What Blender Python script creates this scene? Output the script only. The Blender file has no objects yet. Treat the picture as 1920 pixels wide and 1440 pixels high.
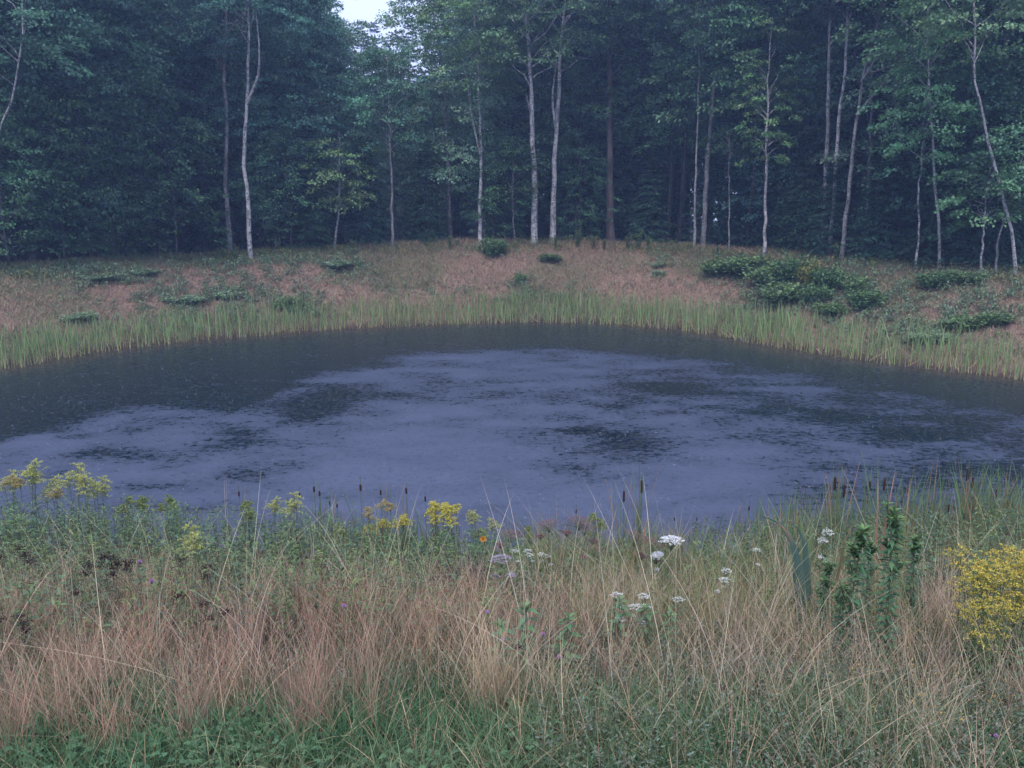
import bpy, math
import numpy as np
from mathutils import Vector

# ------------------------------------------------------------------ camera
SC = bpy.context.scene
COL = SC.collection
EYE = np.array([0.0, 0.0, 4.0]); FPX = 1507.0; PITCH = math.radians(12.0)
cam = bpy.data.cameras.new('camera'); cam_o = bpy.data.objects.new('camera', cam); COL.objects.link(cam_o)
cam.sensor_width = 36.0; cam.lens = FPX / 1920.0 * 36.0; cam.clip_start = 0.05; cam.clip_end = 1500.0
cam_o.location = EYE; cam_o.rotation_euler = (math.radians(90) - PITCH, 0, 0)
SC.camera = cam_o

# ------------------------------------------------------------------ sky, sun, exposure
SUN_EL, SUN_AZ = math.radians(62.0), math.radians(200.0)
world = bpy.data.worlds.new('World'); SC.world = world; world.use_nodes = True
wt = world.node_tree; wt.nodes.clear()
sky = wt.nodes.new('ShaderNodeTexSky'); sky.sky_type = 'NISHITA'; sky.sun_disc = False
sky.sun_elevation = SUN_EL; sky.sun_rotation = SUN_AZ; sky.dust_density = 3.0; sky.air_density = 1.0
cl = wt.nodes.new('ShaderNodeTexNoise'); cl.inputs['Scale'].default_value = 2.2; cl.inputs['Detail'].default_value = 4
tc = wt.nodes.new('ShaderNodeTexCoord'); wt.links.new(tc.outputs['Generated'], cl.inputs['Vector'])
ramp = wt.nodes.new('ShaderNodeValToRGB')
ramp.color_ramp.elements[0].position = 0.3; ramp.color_ramp.elements[0].color = (0.50, 0.575, 0.90, 1)
ramp.color_ramp.elements[1].position = 0.7; ramp.color_ramp.elements[1].color = (0.69, 0.75, 1.00, 1)
wt.links.new(cl.outputs['Fac'], ramp.inputs[0])
SKY_GAIN = 9.5
gain = wt.nodes.new('ShaderNodeVectorMath'); gain.operation = 'SCALE'; gain.inputs['Scale'].default_value = SKY_GAIN
wt.links.new(ramp.outputs[0], gain.inputs[0])
mix = wt.nodes.new('ShaderNodeMixRGB'); mix.inputs[0].default_value = 0.85
wt.links.new(sky.outputs[0], mix.inputs[1]); wt.links.new(gain.outputs[0], mix.inputs[2])
bg = wt.nodes.new('ShaderNodeBackground'); bg.inputs['Strength'].default_value = 0.1
wo = wt.nodes.new('ShaderNodeOutputWorld')
wt.links.new(mix.outputs[0], bg.inputs[0]); wt.links.new(bg.outputs[0], wo.inputs[0])
sun = bpy.data.lights.new('sun', 'SUN'); sun.energy = 1.1; sun.angle = math.radians(25); sun.color = (1.0, 0.95, 0.92)
sun_o = bpy.data.objects.new('sun', sun); COL.objects.link(sun_o)
_sd = Vector((math.cos(SUN_EL) * math.sin(SUN_AZ), math.cos(SUN_EL) * math.cos(SUN_AZ), math.sin(SUN_EL)))
sun_o.rotation_euler = _sd.to_track_quat('Z', 'Y').to_euler()
SC.view_settings.view_transform = 'Standard'; SC.view_settings.look = 'None'
SC.view_settings.exposure = 1.17; SC.view_settings.gamma = 1.0
cy = SC.cycles
cy.max_bounces = 6; cy.diffuse_bounces = 3; cy.glossy_bounces = 3; cy.transmission_bounces = 3
cy.volume_bounces = 0; cy.transparent_max_bounces = 6; cy.caustics_reflective = False; cy.caustics_refractive = False
cy.use_denoising = True

# ------------------------------------------------------------------ maths helpers
RNG = np.random.default_rng(7)
def U(a, b, n=None, r=RNG): return r.uniform(a, b, n)
FWD = np.array([0, math.cos(PITCH), -math.sin(PITCH)]); UPV = np.array([0, math.sin(PITCH), math.cos(PITCH)])
def ray(px, py):
    d = FWD * FPX + np.array([1.0, 0, 0]) * (px - 960) + UPV * (720 - py)
    return d / np.linalg.norm(d)
def on_plane(px, py, z=0.0):
    d = ray(px, py); t = (z - EYE[2]) / d[2]; return EYE + d * t
def at_depth(px, py, Y):
    d = ray(px, py); return EYE + d * (Y / d[1])
def smooth(a, b, x):
    t = np.clip((x - a) / (b - a), 0, 1); return t * t * (3 - 2 * t)
def vnoise(x, y, scale, seed=0):
    x = np.asarray(x, float) * scale + seed * 17.31; y = np.asarray(y, float) * scale + seed * 9.77
    xi = np.floor(x).astype(np.int64); yi = np.floor(y).astype(np.int64); fx = x - xi; fy = y - yi
    def h(i, j):
        n = (i * 374761393 + j * 668265263 + seed * 1442695) & 0x7fffffff
        n = ((n ^ (n >> 13)) * 1274126177) & 0x7fffffff
        return ((n ^ (n >> 16)) & 0xffff) / 65535.0
    fx = fx * fx * (3 - 2 * fx); fy = fy * fy * (3 - 2 * fy)
    return (h(xi, yi) * (1 - fx) + h(xi + 1, yi) * fx) * (1 - fy) + (h(xi, yi + 1) * (1 - fx) + h(xi + 1, yi + 1) * fx) * fy
def fbm(x, y, scale, seed=0, o=4):
    s = 0; a = 0.5; n = 0
    for k in range(o):
        s = s + a * vnoise(x, y, scale * 2 ** k, seed + k); n += a; a *= 0.5
    return s / n

# ------------------------------------------------------------------ pond outline and terrain
PC = np.array([0.0, 19.5])
far_px = [(0, 690), (150, 662), (300, 645), (500, 626), (700, 613), (850, 606), (1000, 603), (1150, 606), (1300, 620),
          (1450, 648), (1600, 670), (1700, 684), (1800, 697), (1915, 710)]
shore = [tuple(on_plane(*p)[:2]) for p in far_px]
shore += [(15.2, 16.5), (13.8, 12.8), (9.5, 9.9), (4.5, 9.3), (0, 9.0), (-4, 9.2), (-9, 10.2), (-13.6, 13), (-15.6, 17)]
_th = np.array([math.atan2(p[1] - PC[1], p[0] - PC[0]) for p in shore]); _r = np.array([math.hypot(p[0] - PC[0], p[1] - PC[1]) for p in shore])
_o = np.argsort(_th); _th = _th[_o]; _r = _r[_o]
_thp = np.concatenate([_th - 2 * math.pi, _th, _th + 2 * math.pi]); _rp = np.concatenate([_r, _r, _r])
_tg = np.linspace(-math.pi, math.pi, 721); _rg = np.interp(_tg, _thp, _rp)
_k = np.hanning(15); _k /= _k.sum()
_rg = np.convolve(np.concatenate([_rg[-30:-1], _rg, _rg[1:30]]), _k, 'same')[29:29 + 721]
def sdist(x, y):
    x = np.asarray(x, float); y = np.asarray(y, float)
    dx = x - PC[0]; dy = y - PC[1]; th = np.arctan2(dy, dx)
    r = np.hypot(dx, dy)
    wob = 0.22 * (vnoise(x, y, 0.9, 3) - 0.5) + 0.14 * (vnoise(x, y, 2.6, 5) - 0.5)
    return r - np.interp(th, _tg, _rg) + wob
CREST = 6.5
crest_px = [(-300, 520), (0, 507), (130, 497), (300, 487), (470, 479), (620, 467), (760, 459), (900, 456), (1100, 456), (1300, 465),
            (1500, 479), (1700, 497), (1920, 513), (2300, 540)]
_ct, _ch = [], []
for p in crest_px:
    d = ray(*p); ts = np.linspace(10, 60, 2001); P = EYE + d * ts[:, None]
    s = sdist(P[:, 0], P[:, 1]); i = np.argmax((s > CREST) & (P[:, 1] > 12))
    _ct.append(math.atan2(P[i, 1] - PC[1], P[i, 0] - PC[0])); _ch.append(P[i, 2])
_co = np.argsort(_ct); _ct = np.array(_ct)[_co]; _ch = np.array(_ch)[_co]
def ground(x, y):
    x = np.asarray(x, float); y = np.asarray(y, float)
    s = sdist(x, y); dx = x - PC[0]; dy = y - PC[1]; th = np.arctan2(dy, dx); r = np.hypot(dx, dy) + 1e-6
    H = np.interp(th, _ct, _ch)
    u = np.clip(s / CREST, 0, 1)
    up = H * (0.62 * u + 0.38 * u * u * (3 - 2 * u))
    up = up - 0.18 * np.exp(-((s - CREST) / 0.8) ** 2)
    farz = np.where(s < CREST, up, H - 0.18 * np.exp(-((s - CREST) / 0.8) ** 2) - (H - 1.75) * smooth(CREST + 0.8, CREST + 6.5, s))
    nearz = 2.5 * np.clip(s / 9.0, 0, 1) ** 0.92 + 0.15 * smooth(9, 30, s)
    w = smooth(0.05, -0.55, dy / r)
    z = farz * (1 - w) + nearz * w
    z = z + (0.16 * (fbm(x, y, 0.45, 11) - 0.5) + 0.07 * (vnoise(x, y, 1.9, 4) - 0.5)) * smooth(0, 2.5, s)
    return np.where(s > 0, z, -np.minimum(0.28 * -s, 1.3))
def _unused_place_top(px, py, h):
    """where a plant of height h stands so that its top shows at this pixel"""
    d = ray(px, py); ts = np.linspace(1.5, 45, 4000); P = EYE + d * ts[:, None]
    g = np.maximum(ground(P[:, 0], P[:, 1]), 0.0) + h
    i = np.argmax(P[:, 2] <= g); i = i if i > 0 else 3999
    return np.array([P[i, 0], P[i, 1], max(float(ground(P[i, 0], P[i, 1])), -0.12)])

# ------------------------------------------------------------------ mesh helpers
def mesh(name, V, Q, C=None, mat=None, smooth_=False, attrs=None):
    V = np.asarray(V, np.float32).reshape(-1, 3); Q = np.asarray(Q, np.int32)
    m = bpy.data.meshes.new(name); k = Q.shape[1]
    m.vertices.add(len(V)); m.vertices.foreach_set('co', V.ravel())
    m.loops.add(Q.size); m.loops.foreach_set('vertex_index', Q.ravel())
    m.polygons.add(len(Q)); m.polygons.foreach_set('loop_start', np.arange(0, Q.size, k, dtype=np.int32))
    m.polygons.foreach_set('loop_total', np.full(len(Q), k, np.int32))
    if smooth_: m.polygons.foreach_set('use_smooth', np.ones(len(Q), bool))
    if C is not None:
        C = np.asarray(C, np.float32)
        if C.ndim == 1: C = np.tile(C, (len(V), 1))
        if C.shape[1] == 3: C = np.hstack([C, np.ones((len(C), 1), np.float32)])
        a = m.attributes.new('col', 'FLOAT_COLOR', 'POINT'); a.data.foreach_set('color', C.ravel())
    for n, v in (attrs or {}).items():
        a = m.attributes.new(n, 'FLOAT', 'POINT'); a.data.foreach_set('value', np.asarray(v, np.float32).ravel())
    m.update(calc_edges=True)
    if mat: m.materials.append(mat)
    return m
class Geo:
    def __init__(s): s.V = []; s.Q = []; s.C = []; s.n = 0
    def add(s, V, Q, C):
        V = np.asarray(V, float).reshape(-1, 3); C = np.asarray(C, float)
        if C.ndim == 1: C = np.tile(C, (len(V), 1))
        s.V.append(V); s.Q.append(np.asarray(Q, int) + s.n); s.C.append(C.reshape(-1, 3)); s.n += len(V); return s
    def mesh(s, name, mat, smooth_=False):
        return mesh(name, np.vstack(s.V), np.vstack(s.Q), np.vstack(s.C), mat, smooth_)
def tubes(P, R, sides=5):
    """P (N,K,3), R (N,K) -> verts, quads"""
    P = np.asarray(P, float); R = np.asarray(R, float)
    if P.ndim == 2: P = P[None]; R = R[None]
    N, K, _ = P.shape
    T = np.gradient(P, axis=1); T /= np.linalg.norm(T, axis=2, keepdims=True) + 1e-9
    ref = np.where(np.abs(T[..., 2:3]) > 0.8, np.array([1.0, 0, 0]), np.array([0, 0, 1.0]))
    A = np.cross(T, ref); A /= np.linalg.norm(A, axis=2, keepdims=True) + 1e-9; B = np.cross(T, A)
    a = np.arange(sides) * 2 * math.pi / sides
    V = P[:, :, None] + R[:, :, None, None] * (A[:, :, None] * np.cos(a)[:, None] + B[:, :, None] * np.sin(a)[:, None])
    n, k, i = np.meshgrid(np.arange(N), np.arange(K - 1), np.arange(sides), indexing='ij')
    b = n * K * sides; j = (i + 1) % sides
    Q = np.stack([b + k * sides + i, b + k * sides + j, b + (k + 1) * sides + j, b + (k + 1) * sides + i], -1).reshape(-1, 4)
    return V.reshape(-1, 3), Q
def rep(C, k):
    C = np.asarray(C, float); return np.repeat(C, k, axis=0)
def blades(P, h, w, az, lean, bend, c0, c1, segs=3, r=RNG, face=None, sharp=0.8):
    N = len(P); t = np.linspace(0, 1, segs + 1)[None, :]
    h = np.broadcast_to(h, N)[:, None]; lean = np.broadcast_to(lean, N)[:, None]; bend = np.broadcast_to(bend, N)[:, None]
    off = h * (lean * t + bend * t ** 2); zz = h * t * (1 - 0.35 * np.abs(bend) * t)
    pos = np.asarray(P)[:, None, :] + np.stack([np.cos(az)[:, None] * off, np.sin(az)[:, None] * off, zz], -1)
    f = U(0, 2 * math.pi, N, r) if face is None else face
    side = np.stack([np.cos(f), np.sin(f), np.zeros(N)], -1)[:, None, :]
    ww = np.broadcast_to(w, N)[:, None] * (1 - t ** 2.2 * 0.96) ** sharp * 0.5
    V = np.stack([pos - side * ww[..., None], pos + side * ww[..., None]], 2)
    K = segs + 1; n, k = np.meshgrid(np.arange(N), np.arange(segs), indexing='ij'); b = n * K * 2 + k * 2
    Q = np.stack([b, b + 1, b + 3, b + 2], -1).reshape(-1, 4)
    c0 = np.broadcast_to(c0, (N, 3))[:, None, :]; c1 = np.broadcast_to(c1, (N, 3))[:, None, :]; tt = t[..., None]
    C = np.repeat(c0 * (1 - tt) + c1 * tt, 2, axis=1)
    return V.reshape(-1, 3), Q, C.reshape(-1, 3)
def leaves(P, D, Nn, L, W, C):
    """diamond leaves folded on the midrib; D direction, Nn normal"""
    P = np.asarray(P, float); N = len(P)
    D = D / (np.linalg.norm(D, axis=1, keepdims=True) + 1e-9)
    S = np.cross(D, Nn); S /= np.linalg.norm(S, axis=1, keepdims=True) + 1e-9; M = np.cross(S, D)
    L = np.broadcast_to(L, N)[:, None]; W = np.broadcast_to(W, N)[:, None]
    V = np.stack([P, P + D * L * .45 + S * W * .5 + M * W * .12, P + D * L - M * L * .12, P + D * L * .45 - S * W * .5 + M * W * .12], 1)
    Q = np.arange(N * 4).reshape(-1, 4)
    return V.reshape(-1, 3), Q, rep(np.broadcast_to(C, (N, 3)), 4)
def jit(c, n, v=0.2, r=RNG, hue=0.08):
    c = np.broadcast_to(np.asarray(c, float), (n, 3))
    return np.clip(c * (1 + U(-v, v, (n, 1), r)) * (1 + U(-hue, hue, (n, 3), r)), 0.002, 0.9)
def rdir(n, r=RNG):
    v = r.normal(size=(n, 3)); return v / np.linalg.norm(v, axis=1, keepdims=True)

# ------------------------------------------------------------------ materials
def mat_attr(name, rough=0.6, spec=0.3, trans=0.0, rnd=0.0, bump=0.0):
    m = bpy.data.materials.new(name); m.use_nodes = True; t = m.node_tree; n = t.nodes; l = t.links
    b = n['Principled BSDF']; a = n.new('ShaderNodeAttribute'); a.attribute_name = 'col'
    col = a.outputs['Color']
    if rnd:
        oi = n.new('ShaderNodeObjectInfo'); mr = n.new('ShaderNodeMapRange'); mr.inputs[3].default_value = 1 - rnd; mr.inputs[4].default_value = 1 + rnd
        hs = n.new('ShaderNodeHueSaturation'); l.new(oi.outputs['Random'], mr.inputs[0]); l.new(mr.outputs[0], hs.inputs['Value'])
        mh = n.new('ShaderNodeMapRange'); mh.inputs[3].default_value = 0.5 + 0.03; mh.inputs[4].default_value = 0.5 - 0.03
        wn = n.new('ShaderNodeTexWhiteNoise'); wn.noise_dimensions = '1D'; l.new(oi.outputs['Random'], wn.inputs['W'])
        l.new(wn.outputs['Value'], mh.inputs[0]); l.new(mh.outputs[0], hs.inputs['Hue'])
        l.new(col, hs.inputs['Color']); col = hs.outputs[0]
    l.new(col, b.inputs['Base Color']); b.inputs['Roughness'].default_value = rough; b.inputs['Specular IOR Level'].default_value = spec
    if trans:
        tr = n.new('ShaderNodeBsdfTranslucent'); mx = n.new('ShaderNodeMixShader'); mx.inputs[0].default_value = trans
        l.new(col, tr.inputs[0]); l.new(b.outputs[0], mx.inputs[1]); l.new(tr.outputs[0], mx.inputs[2])
        l.new(mx.outputs[0], n['Material Output'].inputs[0])
    return m
def mat_bark(name, c1, c2, c3, scale=3.0, zs=0.35, mossy=0.0):
    m = bpy.data.materials.new(name); m.use_nodes = True; t = m.node_tree; n = t.nodes; l = t.links
    b = n['Principled BSDF']; b.inputs['Roughness'].default_value = 0.85; b.inputs['Specular IOR Level'].default_value = 0.2
    g = n.new('ShaderNodeNewGeometry'); mp = n.new('ShaderNodeMapping'); mp.inputs['Scale'].default_value = (1, 1, zs)
    l.new(g.outputs['Position'], mp.inputs[0])
    n1 = n.new('ShaderNodeTexNoise'); n1.inputs['Scale'].default_value = scale; n1.inputs['Detail'].default_value = 6; n1.inputs['Roughness'].default_value = .7
    l.new(mp.outputs[0], n1.inputs[0])
    r = n.new('ShaderNodeValToRGB'); r.color_ramp.elements[0].position = .38; r.color_ramp.elements[0].color = (*c1, 1)
    r.color_ramp.elements[1].position = .62; r.color_ramp.elements[1].color = (*c2, 1)
    l.new(n1.outputs[0], r.inputs[0])
    n2 = n.new('ShaderNodeTexNoise'); n2.inputs['Scale'].default_value = scale * 3.5; n2.inputs['Detail'].default_value = 3
    l.new(g.outputs['Position'], n2.inputs[0])
    r2 = n.new('ShaderNodeValToRGB'); r2.color_ramp.elements[0].position = .52; r2.color_ramp.elements[0].color = (0, 0, 0, 1); r2.color_ramp.elements[1].position = .66
    l.new(n2.outputs[0], r2.inputs[0])
    mx = n.new('ShaderNodeMixRGB'); l.new(r2.outputs[0], mx.inputs[0]); l.new(r.outputs[0], mx.inputs[1]); mx.inputs[2].default_value = (*c3, 1)
    l.new(mx.outputs[0], b.inputs['Base Color'])
    bp = n.new('ShaderNodeBump'); bp.inputs['Strength'].default_value = .5; bp.inputs['Distance'].default_value = .02
    l.new(n2.outputs[0], bp.inputs['Height']); l.new(bp.outputs[0], b.inputs['Normal'])
    return m
M_LEAF = mat_attr('tree_leaves', .5, .35, .22, rnd=.22)
M_NEEDLE = mat_attr('conifer_needles', .6, .3, .1, rnd=.2)
M_GRASS = mat_attr('grass_blades', .6, .25, .2)
M_PLANT = mat_attr('plant_leaves', .5, .35, .2)
M_FLOWER = mat_attr('petals', .7, .2, .2)
M_SPIKE = mat_attr('cattail_spike', .9, .1)
M_BIRCH = mat_bark('birch_bark', (.18, .175, .175), (.56, .53, .52), (.06, .055, .055), 5, .8)
M_GREY = mat_bark('grey_bark', (.13, .125, .122), (.32, .305, .30), (.05, .048, .045), 4, .5)
M_DARK = mat_bark('dark_bark', (.05, .045, .04), (.12, .105, .095), (.035, .03, .03), 4, .3)
M_PINE = mat_bark('pine_bark', (.07, .055, .052), (.15, .115, .105), (.05, .04, .036), 5, .25)

def ground_mat():
    m = bpy.data.materials.new('soil_and_thatch'); m.use_nodes = True; t = m.node_tree; n = t.nodes; l = t.links
    b = n['Principled BSDF']; b.inputs['Roughness'].default_value = .95; b.inputs['Specular IOR Level'].default_value = .1
    g = n.new('ShaderNodeNewGeometry'); a = n.new('ShaderNodeAttribute'); a.attribute_name = 'col'
    n1 = n.new('ShaderNodeTexNoise'); n1.inputs['Scale'].default_value = 9; n1.inputs['Detail'].default_value = 8; n1.inputs['Roughness'].default_value = .75
    l.new(g.outputs['Position'], n1.inputs[0])
    mr = n.new('ShaderNodeMapRange'); mr.inputs[1].default_value = .3; mr.inputs[2].default_value = .7; mr.inputs[3].default_value = .45; mr.inputs[4].default_value = 1.45
    l.new(n1.outputs[0], mr.inputs[0])
    vm = n.new('ShaderNodeVectorMath'); vm.operation = 'SCALE'; l.new(a.outputs['Color'], vm.inputs[0]); l.new(mr.outputs[0], vm.inputs['Scale'])
    l.new(vm.outputs[0], b.inputs['Base Color'])
    bp = n.new('ShaderNodeBump'); bp.inputs['Strength'].default_value = .8; bp.inputs['Distance'].default_value = .05
    l.new(n1.outputs[0], bp.inputs['Height']); l.new(bp.outputs[0], b.inputs['Normal'])
    return m
def water_mat():
    m = bpy.data.materials.new('rainy_pond_water'); m.use_nodes = True; t = m.node_tree; n = t.nodes; l = t.links
    b = n['Principled BSDF']; b.inputs['IOR'].default_value = 1.33; b.inputs['Specular IOR Level'].default_value = 0.5
    g = n.new('ShaderNodeNewGeometry')
    sky_sheen = n.new('ShaderNodeAttribute'); sky_sheen.attribute_name = 'sky_sheen'
    shal = n.new('ShaderNodeAttribute'); shal.attribute_name = 'shallow'
    mp = n.new('ShaderNodeMapping'); mp.inputs['Scale'].default_value = (.7, 1.0, 1); l.new(g.outputs['Position'], mp.inputs[0])
    nf = n.new('ShaderNodeTexNoise'); nf.inputs['Scale'].default_value = 9; nf.inputs['Detail'].default_value = 5; nf.inputs['Roughness'].default_value = .75
    l.new(mp.outputs[0], nf.inputs[0])
    def M(op, x, y=None, z=None, clamp=False):
        k = n.new('ShaderNodeMath'); k.operation = op; k.use_clamp = clamp
        for i, v in enumerate((x, y, z)):
            if v is None: continue
            if isinstance(v, (int, float)): k.inputs[i].default_value = v
            else: l.new(v, k.inputs[i])
        return k.outputs[0]
    fm = M('ADD', sky_sheen.outputs['Fac'], M('MULTIPLY', M('SUBTRACT', nf.outputs[0], .5), 3.2))
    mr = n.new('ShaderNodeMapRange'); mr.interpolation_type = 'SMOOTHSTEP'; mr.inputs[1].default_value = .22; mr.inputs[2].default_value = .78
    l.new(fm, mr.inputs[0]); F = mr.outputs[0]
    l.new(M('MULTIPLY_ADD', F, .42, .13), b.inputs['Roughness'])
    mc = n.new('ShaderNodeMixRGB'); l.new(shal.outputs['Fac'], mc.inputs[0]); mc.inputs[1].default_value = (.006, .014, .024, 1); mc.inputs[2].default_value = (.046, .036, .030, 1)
    mk = n.new('ShaderNodeMixRGB'); l.new(M('MULTIPLY', F, M('MULTIPLY_ADD', sky_sheen.outputs['Fac'], .55, .3, True), None, True), mk.inputs[0]); l.new(mc.outputs[0], mk.inputs[1]); mk.inputs[2].default_value = (.068, .084, .130, 1)  # sky reflection painted into the water's base colour as pale blue
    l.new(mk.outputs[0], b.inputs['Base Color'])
    # rings and pocks of falling rain, two sizes, and fine wind ripple
    h = None
    for sc, k, dk, amp in ((3.2, 55, 9, 1.0), (6.5, 40, 7, .9)):
        v = n.new('ShaderNodeTexVoronoi'); v.voronoi_dimensions = '2D'; v.inputs['Scale'].default_value = sc; l.new(g.outputs['Position'], v.inputs[0])
        d = v.outputs['Distance']
        w = M('MULTIPLY', M('SINE', M('MULTIPLY', d, k)), M('POWER', 2.718, M('MULTIPLY', d, -dk)))
        w = M('MULTIPLY', w, amp); h = w if h is None else M('ADD', h, w)
    n2 = n.new('ShaderNodeTexNoise'); n2.inputs['Scale'].default_value = 14; n2.inputs['Detail'].default_value = 4; l.new(g.outputs['Position'], n2.inputs[0])
    h = M('ADD', h, M('MULTIPLY', n2.outputs[0], 1.0))
    bp = n.new('ShaderNodeBump'); bp.inputs['Strength'].default_value = 1.0; bp.inputs['Distance'].default_value = .008
    l.new(h, bp.inputs['Height']); l.new(bp.outputs[0], b.inputs['Normal'])
    return m

# ------------------------------------------------------------------ object helpers
def link(name, data, parent=None):
    o = bpy.data.objects.new(name, data); COL.objects.link(o)
    if parent: o.parent = parent
    return o
def props(o, label=None, cat=None, group=None, kind=None):
    for k, v in (('label', label), ('category', cat), ('group', group), ('kind', kind)):
        if v: o[k] = v
    return o
def thing(name, loc, label, cat, group=None, rz=0.0, s=1.0):
    o = link(name, None); o.location = loc; o.rotation_euler = (0, 0, rz); o.scale = (s, s, s) if np.isscalar(s) else s
    o.empty_display_size = .1
    return props(o, label, cat, group)

# ------------------------------------------------------------------ ground and water
def axis(lo, a, b, hi, step, grow=1.18):
    mid = list(np.arange(a, b + 1e-6, step)); up = []; d = step; v = b
    while v < hi: d *= grow; v += d; up.append(min(v, hi))
    dn = []; d = step; v = a
    while v > lo: d *= grow; v -= d; dn.append(max(v, lo))
    return np.array(dn[::-1] + mid + up)
gx = axis(-240, -24, 24, 240, .22); gy = axis(-60, -1, 44, 240, .22)
X, Y = np.meshgrid(gx, gy); Z = ground(X, Y)
S = sdist(X, Y)
nx, ny = len(gx), len(gy)
idx = np.arange(nx * ny).reshape(ny, nx)
Q = np.stack([idx[:-1, :-1], idx[:-1, 1:], idx[1:, 1:], idx[1:, :-1]], -1).reshape(-1, 4)
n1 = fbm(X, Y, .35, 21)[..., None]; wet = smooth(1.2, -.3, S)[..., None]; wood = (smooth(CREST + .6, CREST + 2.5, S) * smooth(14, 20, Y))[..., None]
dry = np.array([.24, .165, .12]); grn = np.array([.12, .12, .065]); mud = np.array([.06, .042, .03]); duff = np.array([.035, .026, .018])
gc = dry * smooth(.35, .6, n1) + grn * (1 - smooth(.35, .6, n1))
near = smooth(9, 5, Y)[..., None]; gc = gc * (1 - near) + np.array([.055, .055, .03]) * near
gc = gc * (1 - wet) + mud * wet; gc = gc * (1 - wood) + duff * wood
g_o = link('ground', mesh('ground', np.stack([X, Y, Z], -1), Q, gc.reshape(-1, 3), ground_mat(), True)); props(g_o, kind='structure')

wx = np.arange(-17.5, 17.51, .1); wy = np.arange(7.5, 32.51, .1); X, Y = np.meshgrid(wx, wy)
S = sdist(X, Y); idx = np.arange(X.size).reshape(X.shape)
Q = np.stack([idx[:-1, :-1], idx[:-1, 1:], idx[1:, 1:], idx[1:, :-1]], -1).reshape(-1, 4)
Q = Q[(S.ravel()[Q].min(1) < .6)]
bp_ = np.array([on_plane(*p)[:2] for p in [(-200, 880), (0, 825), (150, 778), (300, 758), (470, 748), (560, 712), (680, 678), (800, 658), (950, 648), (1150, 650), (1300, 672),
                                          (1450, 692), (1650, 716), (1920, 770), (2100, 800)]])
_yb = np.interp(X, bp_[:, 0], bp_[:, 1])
sky_sheen = smooth(-.9, 2.0, (_yb - Y) + 2.2 * (fbm(X, Y, .45, 31) - .5)) * (.86 - .24 * smooth(-1, 8, X))  # mask: where the pale sky reflection is painted on the pond
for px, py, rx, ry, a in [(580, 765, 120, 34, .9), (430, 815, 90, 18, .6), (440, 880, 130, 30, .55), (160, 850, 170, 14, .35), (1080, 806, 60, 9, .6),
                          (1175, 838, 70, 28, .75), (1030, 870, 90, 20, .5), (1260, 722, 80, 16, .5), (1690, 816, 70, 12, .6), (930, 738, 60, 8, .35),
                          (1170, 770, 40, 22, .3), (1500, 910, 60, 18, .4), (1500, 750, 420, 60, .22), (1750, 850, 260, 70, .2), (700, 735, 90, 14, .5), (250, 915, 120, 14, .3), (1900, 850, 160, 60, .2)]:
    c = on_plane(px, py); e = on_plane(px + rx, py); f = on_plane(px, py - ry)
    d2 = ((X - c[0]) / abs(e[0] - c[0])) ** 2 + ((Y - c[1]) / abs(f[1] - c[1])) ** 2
    sky_sheen = sky_sheen - .85 * a * np.exp(-d2 * 1.1) * (0.3 + 1.3 * fbm(X * .6, Y, 1.1, 41))  # darker patches cut out of the painted sky reflection
sky_sheen = sky_sheen + .55 * (fbm(X * .45, Y, .8, 51, 5) - .5) + .9 * (fbm(X * .6, Y, 2.2, 53, 3) - .5)
_c = on_plane(800, 880); sky_sheen = sky_sheen + .30 * np.exp(-((X - _c[0]) / 4.5) ** 2 - ((Y - _c[1]) / 4.0) ** 2)  # painted sky reflection made stronger left of centre
shallow = smooth(-1.9, -.1, S)
w_o = link('pond_water', mesh('pond_water', np.stack([X, Y, 0 * X], -1), Q, None, water_mat(), True, {'sky_sheen': sky_sheen, 'shallow': shallow})); props(w_o, kind='structure')

# ------------------------------------------------------------------ trees
def leaf_sprays(r, C0, out, n_leaf, size, L, col, droop=.35):
    """C0 (N,3) spray roots, out (N,3) outward unit; leaves spread in flat drooping fans"""
    N = len(C0); k = n_leaf
    lat = np.cross(out, [0, 0, 1.0]); lat /= np.linalg.norm(lat, axis=1, keepdims=True) + 1e-9
    a = U(0, 1, (N, k), r) ** .6; b = U(-1, 1, (N, k), r) * (.25 + .55 * np.sqrt(a * (1.15 - a)))
    sz = np.broadcast_to(size, N)[:, None]
    P = C0[:, None] + out[:, None] * (a * sz)[..., None] + lat[:, None] * (b * sz)[..., None]
    P[..., 2] += -droop * sz * a ** 2 + r.normal(0, .07, (N, k)) * sz + .02
    P = P.reshape(-1, 3); n = len(P)
    D = np.repeat(out, k, 0) + r.normal(0, .6, (n, 3)) + [0, 0, -.35]
    Nn = np.array([0, 0, 1.0]) + r.normal(0, .5, (n, 3))
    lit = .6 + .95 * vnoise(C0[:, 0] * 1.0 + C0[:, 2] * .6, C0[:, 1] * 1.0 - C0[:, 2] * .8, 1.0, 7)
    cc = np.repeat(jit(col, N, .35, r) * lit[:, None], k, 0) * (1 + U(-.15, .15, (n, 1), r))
    return leaves(P, D, Nn, U(.75, 1.25, n, r) * L, U(.75, 1.25, n, r) * L * .72, cc)
def spline(pts, n):
    pts = np.asarray(pts, float); d = np.r_[0, np.cumsum(np.linalg.norm(np.diff(pts, axis=0), axis=1))]
    t = np.linspace(0, d[-1], n); return np.stack([np.interp(t, d, pts[:, i]) for i in range(3)], 1)
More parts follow.
